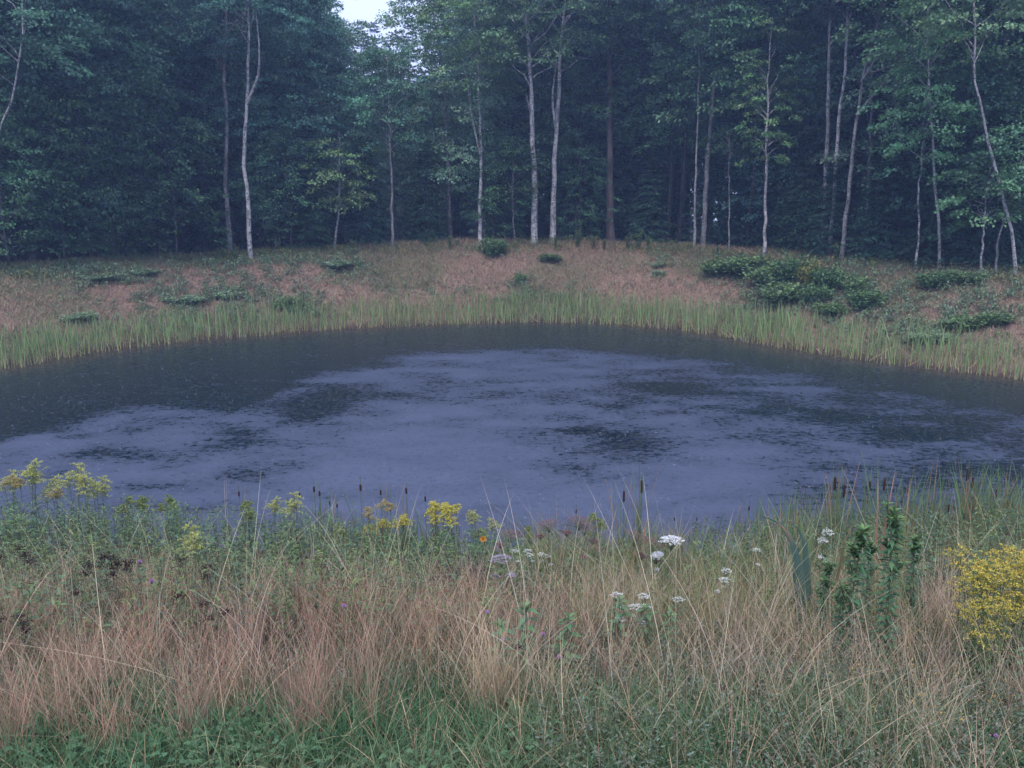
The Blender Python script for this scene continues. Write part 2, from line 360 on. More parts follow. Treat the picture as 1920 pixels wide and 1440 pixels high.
def limbs(r, trunk, starts_t, ends, r0):
    """curved limbs from trunk to ends"""
    N = len(ends); st = np.stack([np.interp(starts_t, np.linspace(0, 1, len(trunk)), trunk[:, i]) for i in range(3)], 1)
    t = np.linspace(0, 1, 5)[None, :, None]
    P = st[:, None] * (1 - t) + ends[:, None] * t
    L = np.linalg.norm(ends - st, axis=1)[:, None]
    P[..., 2] += (np.sin(t[..., 0] * math.pi) * .08 * L); P[:, 1:-1] += r.normal(0, .04, (N, 3, 3)) * L[..., None]
    R = r0[:, None] * (1 - .8 * np.linspace(0, 1, 5)[None])
    return P, R
def crown_on(r, trunk, t0, Rc, n_spray, n_leaf, size, L, col, shape='round', rmin=.15, lift=.25):
    """sprays around the upper part (from fraction t0) of a trunk polyline; returns spray roots, outward dirs, start params"""
    t = U(t0, 1, n_spray, r); az = U(0, 2 * math.pi, n_spray, r)
    u = (t - t0) / (1 - t0)
    prof = np.sin(math.pi * np.clip(u * .85 + .12, 0, 1)) ** .7 if shape == 'round' else (1 - u) ** .8 * .95 + .08
    rad = Rc * prof * (rmin + (1 - rmin) * np.sqrt(U(0, 1, n_spray, r)))
    lump = .65 + .7 * vnoise(np.cos(az) * 1.5 + 7, t * 7 + np.sin(az) * 1.5, 1.0, 3)
    rad = rad * lump
    c = np.stack([np.interp(t, np.linspace(0, 1, len(trunk)), trunk[:, i]) for i in range(3)], 1)
    out = np.stack([np.cos(az), np.sin(az), U(-.1, .35, n_spray, r)], 1); out /= np.linalg.norm(out, axis=1, keepdims=True)
    P = c + out * rad[:, None]; P[:, 2] += rad * lift * U(-.2, 1, n_spray, r)
    return P, out, np.clip(t - .10 * rad / Rc, 0, 1)
def tree_meshes(name, r, trunk, rad, t0, Rc, n_spray, n_leaf, size, L, col, bark, shape='round', nl=26, lift=.25, taper=.85, extra=None, sides=8):
    trunk = np.asarray(trunk, float); g = Geo(); K = len(trunk)
    tt = np.linspace(0, 1, K); R = rad * (1 - taper * tt ** 1.1) * (1 + .35 * np.exp(-tt * K * .8))
    R = R * (1 + r.normal(0, .04, K))
    V, Q_ = tubes(trunk, R, sides); g.add(V, Q_, (.3, .3, .3))
    P, out, st = crown_on(r, trunk, t0, Rc, n_spray, n_leaf, size, L, col, shape, lift=lift)
    sel = r.choice(n_spray, min(nl, n_spray), replace=False)
    LP, LR = limbs(r, trunk, st[sel], P[sel], rad * (1 - taper * st[sel]) * .45 + .006)
    V, Q_ = tubes(LP, LR, 4); g.add(V, Q_, (.3, .3, .3))
    for e in (extra or []):
        V, Q_ = tubes(e[0], e[1], 6); g.add(V, Q_, (.3, .3, .3))
    m1 = g.mesh(name + '_trunk', bark, True)
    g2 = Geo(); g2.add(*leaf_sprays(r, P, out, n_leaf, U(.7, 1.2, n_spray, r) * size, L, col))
    m2 = g2.mesh(name + '_crown', M_LEAF)
    return m1, m2
def conifer_meshes(name, r, H, Rb, z0, col, bark=None, levels=26, gap=0.0):
    trunk = spline([[0, 0, -.4], [r.normal(0, .05), r.normal(0, .05), H * .5], [0, 0, H]], 10)
    V, Q_ = tubes(trunk, np.linspace(.018 * H * .6 + .03, .008, 10), 7); g = Geo(); g.add(V, Q_, (.3, .3, .3))
    g2 = Geo(); B = []; BR = []
    for i in range(levels):
        u = (i + U(0, .8, None, r)) / levels; z = z0 + (H - z0) * u
        nb = int(U(5, 9, None, r))
        for a in U(0, 2 * math.pi, nb, r):
            Lb = Rb * (1 - u) ** .85 * U(.6, 1.1, None, r) + .12
            if r.random() < gap: continue
            t = np.linspace(0, 1, 6); dz = Lb * (.12 * t - .38 * t ** 2 + .10 * t ** 4) * (1.2 if u < .6 else .3) + (Lb * .3 * t if u > .75 else 0)
            B.append(np.stack([np.cos(a) * Lb * t, np.sin(a) * Lb * t, z + dz], 1)); BR.append(np.linspace(.006 + .008 * Lb, .003, 6))
    B = np.array(B); V, Q_ = tubes(B, np.array(BR), 3); g.add(V, Q_, (.3, .3, .3))
    # side twigs carrying flat needle sprays
    N = len(B); k = 26
    s = U(.15, 1, (N, k), r); j = np.clip((s * 5).astype(int), 0, 4); f = s * 5 - j
    P0 = B[np.arange(N)[:, None], j] * (1 - f[..., None]) + B[np.arange(N)[:, None], j + 1] * f[..., None]
    ax = B[:, -1] - B[:, 0]; Lb = np.linalg.norm(ax, axis=1); ax /= Lb[:, None]
    lat = np.cross(ax, [0, 0, 1.0]); lat /= np.linalg.norm(lat, axis=1, keepdims=True)
    sg = np.sign(U(-1, 1, (N, k), r)); reach = (.42 * Lb[:, None] * (1.1 - s)) + .08
    d = lat[:, None] * sg[..., None] + ax[:, None] * .8 + r.normal(0, .15, (N, k, 3)); d[..., 2] -= .25
    d /= np.linalg.norm(d, axis=2, keepdims=True); ln = reach * U(.4, 1, (N, k), r)
    P1 = P0 + d * (ln * U(0, .5, (N, k), r))[..., None]
    n = N * k; Nn = np.array([0, 0, 1.0]) + r.normal(0, .25, (n, 3))
    V, Q_, C_ = leaves(P1.reshape(-1, 3), d.reshape(-1, 3), Nn, (ln.reshape(-1) * .6 + .10), .05 + .12 * ln.reshape(-1), np.repeat(jit(col, N, .25, r), k, 0) * (1 + U(-.2, .2, (n, 1), r)))
    g2.add(V, Q_, C_)
    return g.mesh(name + '_trunk', bark or M_DARK, True), g2.mesh(name + '_crown', M_NEEDLE)
def put_tree(name, ms, loc, label, cat='tree', group=None, rz=0., s=1.):
    t = thing(name, loc, label, cat, group, rz, s)
    link('trunk', ms[0], t); link('crown', ms[1], t); return t

G_BLUE = (.11, .24, .16); G_MID = (.125, .25, .12); G_YEL = (.16, .25, .10); G_DARK = (.04, .078, .048)
# front trees traced by their trunks: world positions come from a chosen real distance
def along(px, py, extra):
    d = ray(px, py); ts = np.linspace(10, 90, 4001); P = EYE + d * ts[:, None]
    s = sdist(P[:, 0], P[:, 1]); i = np.argmax((s > CREST + extra) & (P[:, 1] > 12)); return P[i]
def front_tree(name, label, pts, extra, wpx, H, t0, Rc, ns, col, bark, nleaf=64, L=.115, size=.8, cat='tree', group=None, ex=None, shape='round', seed=0, nl=22, taper=.8):
    r = np.random.default_rng(100 + seed); b = along(pts[0][0], pts[0][1], extra); Yd = b[1]
    W = [at_depth(p[0], p[1], Yd) for p in pts]
    base = np.array([W[0][0], Yd, float(ground(W[0][0], Yd))]); d = W[-1] - W[-2]; d /= np.linalg.norm(d)
    d = d * .6 + np.array([0, 0, 1.0]) * .8; d /= np.linalg.norm(d)
    path = [base + [0, 0, -.3]] + ([W[0]] if W[0][2] > base[2] + .15 else []) + W[1:]
    H = min(H, 13.5)
    if path[-1][2] < base[2] + H: path.append(path[-1] + d * (base[2] + H - path[-1][2]) / d[2])
    P = spline(path, 22) - base; P[1:, 1] += np.cumsum(r.normal(0, .04, 21))
    P[2:-1, 0] += r.normal(0, .018, 19)
    rad = wpx * .48 / FPX * Yd
    e2 = []
    for e in (ex or []):
        q = np.array([at_depth(p[0], p[1], Yd) for p in e[0]]) - base; q = spline(q, 7)
        q[:, 1] -= np.linspace(0, .8, 7); e2.append((q, np.linspace(e[1] * .5 / FPX * Yd, .012, 7)))
    H = H; ms = tree_meshes(name, r, P, rad, t0, Rc, int(ns * 1.7), nleaf, size, L, col, bark, shape, extra=e2, nl=nl, taper=taper)
    return put_tree(name, ms, tuple(base), label, cat, group)

FT = [
 ('birch_tree', 'pale crooked birch on the bank crest with a forked top, left part of the wood', [(470, 481), (465, 370), (455, 300), (460, 215), (463, 90)], .2, 9, 16, .62, 3.2, 150, G_BLUE, M_BIRCH, dict(ex=[([(465, 190), (488, 145), (494, 100), (492, 30)], 6)])),
 ('poplar_tree', 'dimmer grey trunk just left of the crooked pale birch', [(432, 462), (424, 340), (423, 240), (419, 130), (425, 40)], 2.4, 10, 17, .6, 3.0, 150, G_BLUE, M_GREY, {}),
 ('birch_tree', 'slender birch with a forked stem and green low boughs, left of the two pale trunks', [(900, 452), (900, 330), (902, 260), (898, 180), (890, 60)], .9, 7.5, 14, .5, 2.8, 170, G_YEL, M_BIRCH, dict(ex=[([(900, 290), (884, 215), (878, 160), (865, 90)], 5)])),
 ('birch_tree', 'stout pale trunk with a broken side stub, left one of the central pair', [(1002, 452), (1002, 330), (997, 220), (990, 80), (984, 10)], .5, 12.5, 17, .56, 3.0, 150, G_MID, M_BIRCH, dict(ex=[([(999, 222), (990, 198), (986, 180)], 7)])),
 ('birch_tree', 'scaly pale trunk leaning slightly right, right one of the central pair', [(1037, 447), (1039, 300), (1047, 180), (1051, 90), (1060, 0)], .9, 11.5, 17, .6, 3.0, 150, G_MID, M_BIRCH, dict(ex=[([(1042, 240), (1034, 190), (1041, 120)], 6)])),
 ('pine_tree', 'straight purplish brown pine trunk standing alone right of centre', [(1145, 455), (1144, 300), (1144, 155), (1143, 0)], 2.5, 16, 18, .62, 3.0, 140, G_DARK, M_PINE, {}),
 ('poplar_tree', 'thinnest of the three close stems at the dark gap right of the pine', [(1303, 462), (1304, 350), (1308, 250), (1310, 130)], 1.0, 5, 12, .7, 1.4, 40, G_DARK, M_GREY, {}),
 ('poplar_tree', 'tall grey poplar rising behind the thin stems right of the pine', [(1318, 462), (1326, 300), (1338, 170), (1350, 40)], 1.8, 10, 17, .62, 3.0, 150, G_MID, M_GREY, {}),
 ('sapling', 'white stemmed sapling with leafy tufts standing on the crest right of the dark gap', [(1434, 475), (1437, 400), (1439, 300), (1444, 200), (1446, 150)], .2, 7, 9.2, .42, 1.1, 48, G_YEL, M_BIRCH, dict(size=.5)),
 ('poplar_tree', 'scaly grey trunk, left of the two rising above the small firs', [(1546, 440), (1550, 320), (1554, 200), (1556, 60)], 1.1, 10, 17, .66, 2.6, 120, G_DARK, M_GREY, {}),
 ('birch_tree', 'pale curving trunk, right of the two rising above the small firs', [(1558, 440), (1564, 350), (1573, 230), (1589, 110), (1592, 10)], .9, 9, 17, .66, 2.6, 120, G_MID, M_BIRCH, dict(ex=[([(1577, 195), (1568, 165)], 4)])),
 ('birch_tree', 'long leaning birch with bare crooked boughs reaching right from its top', [(1578, 483), (1590, 360), (1606, 230), (1622, 130), (1640, 70)], .4, 8.5, 14, .68, 3.2, 150, (.10, .14, .07), M_GREY, dict(ex=[([(1605, 215), (1640, 170), (1665, 135), (1705, 110)], 4.5), ([(1614, 155), (1640, 100), (1660, 60)], 4), ([(1620, 140), (1655, 130), (1680, 118)], 3)])),
 ('poplar_tree', 'thin grey stem rising just right of the long leaning birch', [(1622, 430), (1630, 300), (1635, 180), (1638, 80)], 2.6, 6.5, 15, .66, 1.8, 60, G_DARK, M_GREY, {}),
 ('sapling', 'short pale stem below the dark boughs, left of the two at the right wood edge', [(1719, 492), (1727, 400), (1730, 340)], .4, 5, 6.5, .6, 1.2, 40, G_MID, M_BIRCH, {}),
 ('birch_tree', 'thin birch with a leafy shelf, near the right wood edge', [(1761, 492), (1758, 420), (1752, 300), (1745, 200), (1738, 110)], .6, 6, 13, .5, 2.2, 90, G_MID, M_BIRCH, {}),
 ('birch_tree', 'thin birch leaning far left beside the right edge of the picture', [(1906, 505), (1893, 425), (1872, 345), (1850, 262), (1822, 150)], .3, 6.5, 11.5, .6, 2.0, 90, G_MID, M_BIRCH, {}),
 ('poplar_tree', 'thick dim trunk leaning right behind the far left leaning birch at right', [(1846, 440), (1856, 330), (1869, 230), (1882, 110)], 2.8, 11, 17, .6, 3.0, 150, G_DARK, M_GREY, {}),
 ('sapling', 'short white stem at the foot of the wood near the right edge', [(1839, 503), (1844, 465), (1845, 430)], .3, 5, 3.4, .5, .9, 26, G_MID, M_BIRCH, {}),
 ('sapling', 'slim bent stem forking off beside the leaning birch at the right edge', [(1866, 504), (1869, 440), (1884, 402)], .5, 5, 4.6, .55, 1.0, 30, G_MID, M_GREY, {}),
 ('sapling', 'slim stem rising from the crest between crooked birch and slender birch', [(736, 458), (735, 380), (733, 310)], .8, 6, 8, .55, 1.6, 60, G_BLUE, M_GREY, {}),
 ('sapling', 'thin bent stem with yellow green sprigs right of the crooked birch', [(627, 462), (634, 410), (636, 360)], .6, 5, 5, .4, 1.0, 30, G_YEL, M_GREY, {}),
 ('birch_tree', 'pale bough tree leaning at the far left edge', [(-60, 505), (-30, 330), (0, 235), (24, 165), (40, 60)], 1.0, 5, 14, .5, 3.0, 150, G_BLUE, M_BIRCH, {}),
 ('sapling', 'thin stem with small leaves just right of the slender forked birch', [(966, 456), (961, 380), (962, 330)], 1.2, 4, 4.5, .35, 1.2, 40, (.055, .11, .045), M_GREY, {}),
 ('sapling', 'bare thin stem left of the white stemmed sapling', [(1366, 468), (1368, 380), (1367, 330)], 1.0, 4, 5, .8, .6, 12, G_DARK, M_GREY, {}),
]
for i, (nm, lb, pts, exd, w, H, t0, Rc, ns, col, bark, kw) in enumerate(FT):
    front_tree(nm, lb, pts, exd, w, H, t0, Rc, ns, col, bark, seed=i, **kw)

# leafy trees of the wood edge: crowns down to the ground at the left, shared shapes
def gen_trunk(r, H, bow=.5):
    return spline([[0, 0, -.4], [r.normal(0, .15), r.normal(0, .15), H * .3], [r.normal(0, bow), r.normal(0, bow), H * .65], [r.normal(0, bow * 1.4), r.normal(0, bow), H]], 14)
def variant(i, H, t0, Rc, ns, nleaf, col, bark, size=.95, L=.135, rad=.13, nl=30):
    r = np.random.default_rng(500 + i); return tree_meshes('wood_tree', r, gen_trunk(r, H), rad, t0, Rc, ns, nleaf, size, L, col, bark, nl=nl)
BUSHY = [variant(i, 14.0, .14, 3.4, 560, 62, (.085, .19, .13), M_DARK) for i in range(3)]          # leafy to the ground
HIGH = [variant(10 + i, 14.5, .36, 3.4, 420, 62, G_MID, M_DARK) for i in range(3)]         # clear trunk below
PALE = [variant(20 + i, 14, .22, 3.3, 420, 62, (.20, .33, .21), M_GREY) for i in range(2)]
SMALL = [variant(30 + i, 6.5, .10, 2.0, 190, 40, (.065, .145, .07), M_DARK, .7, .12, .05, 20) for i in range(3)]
FIR = [conifer_meshes('fir', np.random.default_rng(700 + i), 6.0, 1.7, .3, (.036, .095, .055), levels=34) for i in range(3)]
HEML = [conifer_meshes('hemlock', np.random.default_rng(720 + i), 14.0, 2.7, .8, (.038, .078, .052), levels=58, gap=.12) for i in range(2)]

def wood_pos(px, extra):
    p = along(px, 470, extra); return (float(p[0]), float(p[1]), float(ground(p[0], p[1])) - .05)
def edge_tree(kind, vs, px, extra, s, label, group=None, cat='tree', name=None):
    r = np.random.default_rng(int(px * 7 + extra * 31) + 5000); v = vs[int(r.integers(len(vs)))]
    return put_tree(name or kind, v, wood_pos(px, extra), label, cat, group, r.uniform(0, 6.28), (s, s, s * r.uniform(.94, 1.06)))
ET = [
 ('maple_tree', BUSHY, 60, 4.0, 1.02, 'dense bluish green tree filling the far left edge of the wood'),
 ('maple_tree', BUSHY, 175, 3.0, 1.0, 'broad leafy tree with layered boughs, left of the dark hollow'),
 ('maple_tree', BUSHY, 290, 6.0, 1.05, 'tall leafy tree at the back of the left wood, behind the layered one'),
 ('maple_tree', BUSHY, 560, 4.2, .95, 'leafy tree right of the crooked birch, under the pale sky gap'),
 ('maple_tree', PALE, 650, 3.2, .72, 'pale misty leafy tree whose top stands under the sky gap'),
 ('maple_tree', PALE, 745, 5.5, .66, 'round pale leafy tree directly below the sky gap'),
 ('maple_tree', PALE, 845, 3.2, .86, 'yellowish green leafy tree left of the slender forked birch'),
 ('maple_tree', HIGH, 500, 6.5, 1.05, 'high crowned tree behind the crooked birch'),
 ('maple_tree', HIGH, 1090, 4.8, .98, 'high crowned tree between the central pale pair and the pine'),
 ('maple_tree', HIGH, 1250, 5.5, 1.02, 'high crowned tree above the dark gap'),
 ('maple_tree', HIGH, 1400, 3.5, .95, 'high crowned tree with pale green boughs left of the white sapling'),
 ('maple_tree', HIGH, 1500, 6.0, 1.02, 'high crowned tree behind the two scaly trunks'),
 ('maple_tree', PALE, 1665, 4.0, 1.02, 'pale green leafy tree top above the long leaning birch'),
 ('maple_tree', HIGH, 1800, 4.6, 1.0, 'high crowned tree near the right edge behind the thin birches'),
 ('maple_tree', BUSHY, 1925, 5.0, 1.0, 'dense leafy tree closing the right edge of the wood'),
 ('young_maple', SMALL, 330, 1.4, .95, 'young drooping leafy tree at the foot of the wood left of the grey trunk'),
 ('young_maple', SMALL, 215, 1.6, 1.0, 'young leafy tree low at the left wood edge, third from left'),
 ('young_maple', SMALL, 120, 1.8, 1.05, 'young leafy tree low at the left wood edge, second from left'),
 ('young_maple', SMALL, 15, 1.2, .9, 'young leafy tree at the very left of the wood edge'),
 ('young_maple', SMALL, 545, 1.5, .8, 'young leafy tree just right of the crooked birch foot'),
 ('young_maple', SMALL, 930, 1.6, .75, 'young bright green tree between slender birch and central pair'),
 ('young_maple', SMALL, 1085, 2.2, .7, 'young leafy tree between the central pair and the pine'),
 ('young_maple', SMALL, 1790, 2.2, 1.05, 'young leafy tree with bright shelf of leaves near the right edge'),
 ('young_maple', SMALL, 1905, 2.8, 1.0, 'young leafy tree behind the leaning birch at the right edge'),
 ('fir_tree', FIR, 1500, 1.8, .62, 'small dark fir right of the white sapling, left of the fir row'),
 ('fir_tree', FIR, 1550, .8, .50, 'small dark fir hiding the feet of the two scaly trunks'),
 ('fir_tree', FIR, 1635, 1.0, .55, 'small dark fir just right of the long leaning birch foot'),
 ('fir_tree', FIR, 1680, 1.8, .80, 'larger dark fir left of the right edge birches'),
 ('fir_tree', FIR, 1740, 1.2, .55, 'low dark fir between the two short pale stems at right'),
 ('fir_tree', FIR, 1800, 1.7, .75, 'dark fir left of the short white stem near the right edge'),
 ('fir_tree', FIR, 1880, 1.5, .62, 'dark fir beside the leaning birch at the right edge'),
 ('fir_tree', FIR, 1220, 2.8, .62, 'dim fir in the dark gap between pine and thin stems'),
 ('fir_tree', FIR, 690, 1.8, .66, 'dim fir right of the thin bent stem, left of centre'),
 ('fir_tree', FIR, 800, 2.0, .62, 'dim fir under the yellowish leafy tree'),
 ('fir_tree', FIR, 585, 1.8, .7, 'dim fir between the crooked birch and the thin bent stem'),
 ('fir_tree', FIR, 1345, 4.0, .95, 'dim fir behind the thin stems right of the pine'),
 ('fir_tree', FIR, 1410, 4.5, .95, 'dim fir behind the white stemmed sapling, left side'),
 ('fir_tree', FIR, 1460, 3.4, .8, 'dim fir behind the white stemmed sapling, right side'),
 ('hemlock_tree', HEML, 385, 5.0, .95, 'dark hemlock in the hollow left of the grey trunk'),
 ('hemlock_tree', HEML, 1180, 5.5, 1.0, 'tall dark hemlock right behind the pine'),
 ('hemlock_tree', HEML, 1590, 5.0, .98, 'tall dark hemlock behind the leaning birch'),
 ('hemlock_tree', HEML, 960, 5.6, .95, 'tall dark hemlock behind the central pale pair'),
 ('hemlock_tree', HEML, 1740, 5.8, 1.0, 'tall dark hemlock behind the right edge birches'),
]
for nm, vs, px, ex, s, lb in ET: edge_tree(nm, vs, px, ex, s * (1.3 if vs is FIR else 1), lb)

# the depth of the wood: every tree its own thing
r = np.random.default_rng(42)
used = []
def gap_limit(x, y):
    az = math.degrees(math.atan2(x, y)); return smooth(-14.5, -11.5, az) * smooth(-2.2, -5.0, az)
LM = [(-150, 'beyond the left edge'), (60, 'behind the far left leafy trees'), (260, 'left of the crooked birch'), (450, 'behind the crooked birch'), (600, 'right of the crooked birch'),
      (740, 'below the sky gap'), (895, 'behind the slender forked birch'), (1020, 'behind the central pale pair'), (1145, 'behind the lone pine'), (1315, 'behind the thin stems'), (1436, 'behind the white sapling'),
      (1555, 'behind the two scaly trunks'), (1650, 'behind the long leaning birch'), (1760, 'behind the thin leafy birch'), (1880, 'behind the right edge birches'), (2080, 'beyond the right edge')]
cnt = 0; tries = 0
while cnt < 250 and tries < 9000:
    tries += 1
    x = r.uniform(-48, 48); y = r.uniform(16, 76)
    s = float(sdist(x, y))
    if s < CREST + 4.5 or abs(x) > .74 * y + 8: continue
    if any((x - a) ** 2 + (y - b) ** 2 < 2.2 ** 2 for a, b in used): continue
    used.append((x, y)); cnt += 1
    az = math.degrees(math.atan2(x, y)); gl = float(gap_limit(x, y))
    azp = 960 + 1507 * x / (y * math.cos(PITCH))
    side = 'left' if az < -12 else ('right' if az > 9 else 'middle')
    q = r.random()
    if q < .42: nm, vs, ad = 'maple_tree', (BUSHY if side == 'left' or r.random() < .5 else HIGH), 'dark leafy tree'
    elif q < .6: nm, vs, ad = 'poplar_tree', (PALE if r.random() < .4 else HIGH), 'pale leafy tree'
    else: nm, vs, ad = 'hemlock_tree', HEML, 'dark hemlock'
    top_lim = (4 + math.tan(math.radians(11.6)) * y - 1.8) / 15.5
    sc = r.uniform(.88, 1.05) * (1 + .35 * smooth(45, 75, y))
    if gl > .3: sc = min(sc, top_lim * r.uniform(.68, .88)) 
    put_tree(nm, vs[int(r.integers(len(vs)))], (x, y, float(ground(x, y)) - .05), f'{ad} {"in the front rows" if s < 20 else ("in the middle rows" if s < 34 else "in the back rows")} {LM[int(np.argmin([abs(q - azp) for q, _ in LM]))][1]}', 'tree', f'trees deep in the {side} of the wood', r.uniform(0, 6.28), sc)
for px, Yd, s in [(655, 88, 1.42), (690, 96, 1.62), (735, 84, 1.35), (775, 92, 1.6), (815, 86, 1.5), (845, 80, 1.4), (600, 90, 1.55), (715, 104, 1.75)]:
    p = at_depth(px, 440, Yd)
    put_tree('hemlock_tree', HEML[px % 2], (p[0], p[1], 1.7), 'faint tall conifer fading in mist behind the sky gap', 'tree', 'misty conifers behind the sky gap', px, (s * .95, s * .95, s * 1.02))

# ------------------------------------------------------------------ far bank grass
def scatter(n, xr, yr, cond, r=RNG):
    x = U(*xr, n, r); y = U(*yr, n, r); s = sdist(x, y); k = cond(x, y, s); x = x[k]; y = y[k]
    return x, y, s[k]
def stuff(name, g, mat, label, cat): return props(link(name, g.mesh(name, mat)), label, cat, kind='stuff')
r = np.random.default_rng(3)
x, y, s = scatter(520000, (-34, 34), (11, 42), lambda x, y, s: (s > .8) & (s < CREST + 2.2) & (y > 11 + 0 * x) & (np.abs(x) < .8 * y + 6), r)
n = len(x); z = ground(x, y)
u = s / CREST; pn = fbm(x, y, .38, 61); pf = fbm(x, y, 1.3, 71)
green = np.clip(smooth(.54, .66, pn * .6 + pf * .4) * .6 + smooth(.8, 1.0, u) * .30 + smooth(.42, .15, u) * .9, 0, 1)
left = smooth(-2, -12, x); green = np.clip(green + left * smooth(.68, .85, u) * .6, 0, 1)
isg = U(0, 1, n, r) < green
c = np.where(isg[:, None], jit((.19, .20, .10), n, .3, r), jit((.37, .25, .175), n, .35, r))
straw = U(0, 1, n, r) < .10; c = np.where(straw[:, None], jit((.42, .33, .22), n, .2, r), c)
h = U(.07, .24, n, r) * (1 + .9 * (pf - .5)) * (1 + .25 * smooth(.85, 1.1, u))
V = blades(np.stack([x, y, z], 1), h, U(.010, .022, n, r), U(0, 6.28, n, r), U(0, 1.1, n, r), U(-.2, .9, n, r), c * .8, c * 1.05, 2, r)
g = Geo(); g.add(*V); stuff('bank_grass', g, M_GRASS, 'short pinkish brown and green grass covering the far bank slope', 'grass')

# reed belt at the far waterline
r = np.random.default_rng(4)
x, y, s = scatter(110000, (-26, 26), (10.5, 34), lambda x, y, s: (s > -.45) & (s < 1.7) & (y > 12.5), r)
cl_ = vnoise(x, y, 3.2, 81) + .5 * vnoise(x, y, 8, 82); k = cl_ + .35 * smooth(1.5, .2, s) > U(.52, 1.02, len(x), r) ; x, y, s = x[k], y[k], s[k]
n = len(x); z = np.maximum(ground(x, y), -.1)
c1 = jit((.20, .33, .12), n, .3, r); tip = np.where((U(0, 1, n, r) < .12)[:, None], jit((.34, .24, .13), n, .2, r), c1)
c0 = np.where((U(0, 1, n, r) < .75)[:, None], jit((.55, .46, .25), n, .25, r), jit((.22, .11, .07), n, .3, r))
h = U(.35, 1.1, n, r) * (.65 + .6 * vnoise(x, y, .9, 83)) * (1 - .22 * smooth(.8, 1.7, s))
V = blades(np.stack([x, y, z], 1), h, U(.014, .026, n, r), U(0, 6.28, n, r), np.abs(r.normal(0, .10, n)), U(-.02, .16, n, r), c0, tip, 4, r, sharp=.6)
# the pale sheath is short: push the green down the blade
C = V[2].reshape(n, 5, 2, 3); C[:, 1] = (c0 * .35 + c1 * .65)[:, None]; C[:, 2] = c1[:, None]
g = Geo(); g.add(V[0], V[1], C.reshape(-1, 3))
n2 = 900; k = r.choice(n, n2); kk = s[k] < .4; k = k[kk]; n2 = len(k)
V = blades(np.stack([x[k], y[k], np.maximum(z[k], 0) + .02], 1), U(.3, .6, n2, r), .018, U(0, 6.28, n2, r), U(.8, 2.0, n2, r), U(-1.0, -.2, n2, r), jit((.42, .33, .2), n2, .3, r), jit((.45, .36, .22), n2, .3, r), 3, r)
g.add(*V)
stuff('reed_bed', g, M_GRASS, 'belt of green reeds with straw yellow bases along the far waterline', 'reeds')

# crest fringe of small yellow green weeds
r = np.random.default_rng(5)
x, y, s = scatter(90000, (-34, 34), (12, 42), lambda x, y, s: (s > CREST - 1.0) & (s < CREST + 1.2) & (y > 13), r)
k = fbm(x, y, .8, 91) > U(.42, .62, len(x), r); x, y, s = x[k], y[k], s[k]
k = r.permutation(len(x))[:7000]; x, y = x[k], y[k]; n = len(x); z = ground(x, y); hh = U(.12, .42, n, r)
kl = 8; t = U(.15, 1, (n, kl), r); P = np.stack([x[:, None] + r.normal(0, .05, (n, kl)), y[:, None] + r.normal(0, .05, (n, kl)), z[:, None] + hh[:, None] * t], -1).reshape(-1, 3)
cc = np.repeat(np.where((U(0, 1, n, r) < .22)[:, None], jit((.30, .27, .07), n, .2, r), jit((.10, .15, .06), n, .25, r)), kl, 0)
g = Geo(); g.add(*leaves(P, rdir(len(P), r) + [0, 0, .5], rdir(len(P), r) * .6 + [0, 0, 1], .07, .035, cc))
stuff('crest_weeds', g, M_PLANT, 'low yellowish green weeds fringing the crest of the far bank', 'weeds')

# low green forbs in patches on the far slope
r = np.random.default_rng(6)
FP = [(160, 512, 190, 16, 1), (420, 498, 150, 12, .9), (640, 490, 70, 14, .9), (520, 492, 90, 8, .6), (420, 552, 110, 22, 1), (280, 575, 120, 16, .8), (560, 570, 60, 18, .8), (1400, 500, 100, 18, 1), (1500, 530, 110, 34, 1.2), (1600, 560, 90, 22, 1),
      (1470, 565, 120, 18, .8), (1780, 528, 110, 12, .9), (1790, 600, 150, 22, 1), (1640, 595, 110, 14, .7), (1235, 500, 30, 16, .8), (975, 520, 22, 8, .8), (980, 545, 120, 8, .4), (760, 545, 200, 8, .35), (930, 470, 60, 10, .5), (1880, 545, 80, 14, .6)]
x, y, s = scatter(240000, (-30, 30), (12, 40), lambda x, y, s: (s > .6) & (s < CREST + .8) & (y > 13), r)
w = 0.0
for px, py, rx, ry, a_ in FP:
    d = ray(px, py); ts = np.linspace(12, 50, 2000); P = EYE + d * ts[:, None]; c = P[np.argmax(P[:, 2] <= ground(P[:, 0], P[:, 1]))]
    w = w + a_ * np.exp(-((x - c[0]) / (rx * .8 / FPX * c[1])) ** 2 - ((y - c[1]) / (ry * 3.2 / FPX * c[1])) ** 2)
k = U(0, 1, len(x), r) < np.clip(w * 1.1, 0, 1) * smooth(.36, .56, fbm(x, y, 2.2, 171)) + .012; x, y = x[k][:15000], y[k][:15000]; n = len(x); hh = U(.06, .30, n, r); kl = 7
P = np.stack([x, y, ground(x, y)], 1)[:, None] + r.normal(0, .05, (n, kl, 3)) * [1, 1, 0] + np.stack([np.zeros((n, kl)), np.zeros((n, kl)), hh[:, None] * U(.2, 1, (n, kl), r)], -1)
cc = np.repeat(jit((.17, .25, .14), n, .35, r), kl, 0); P = P.reshape(-1, 3); g = Geo()
g.add(*leaves(P, rdir(len(P), r) + [0, 0, .4], rdir(len(P), r) * .5 + [0, 0, 1], .085, .04, cc)); stuff('bank_forbs', g, M_PLANT, 'low green forbs spreading in patches over the far slope', 'ground cover')

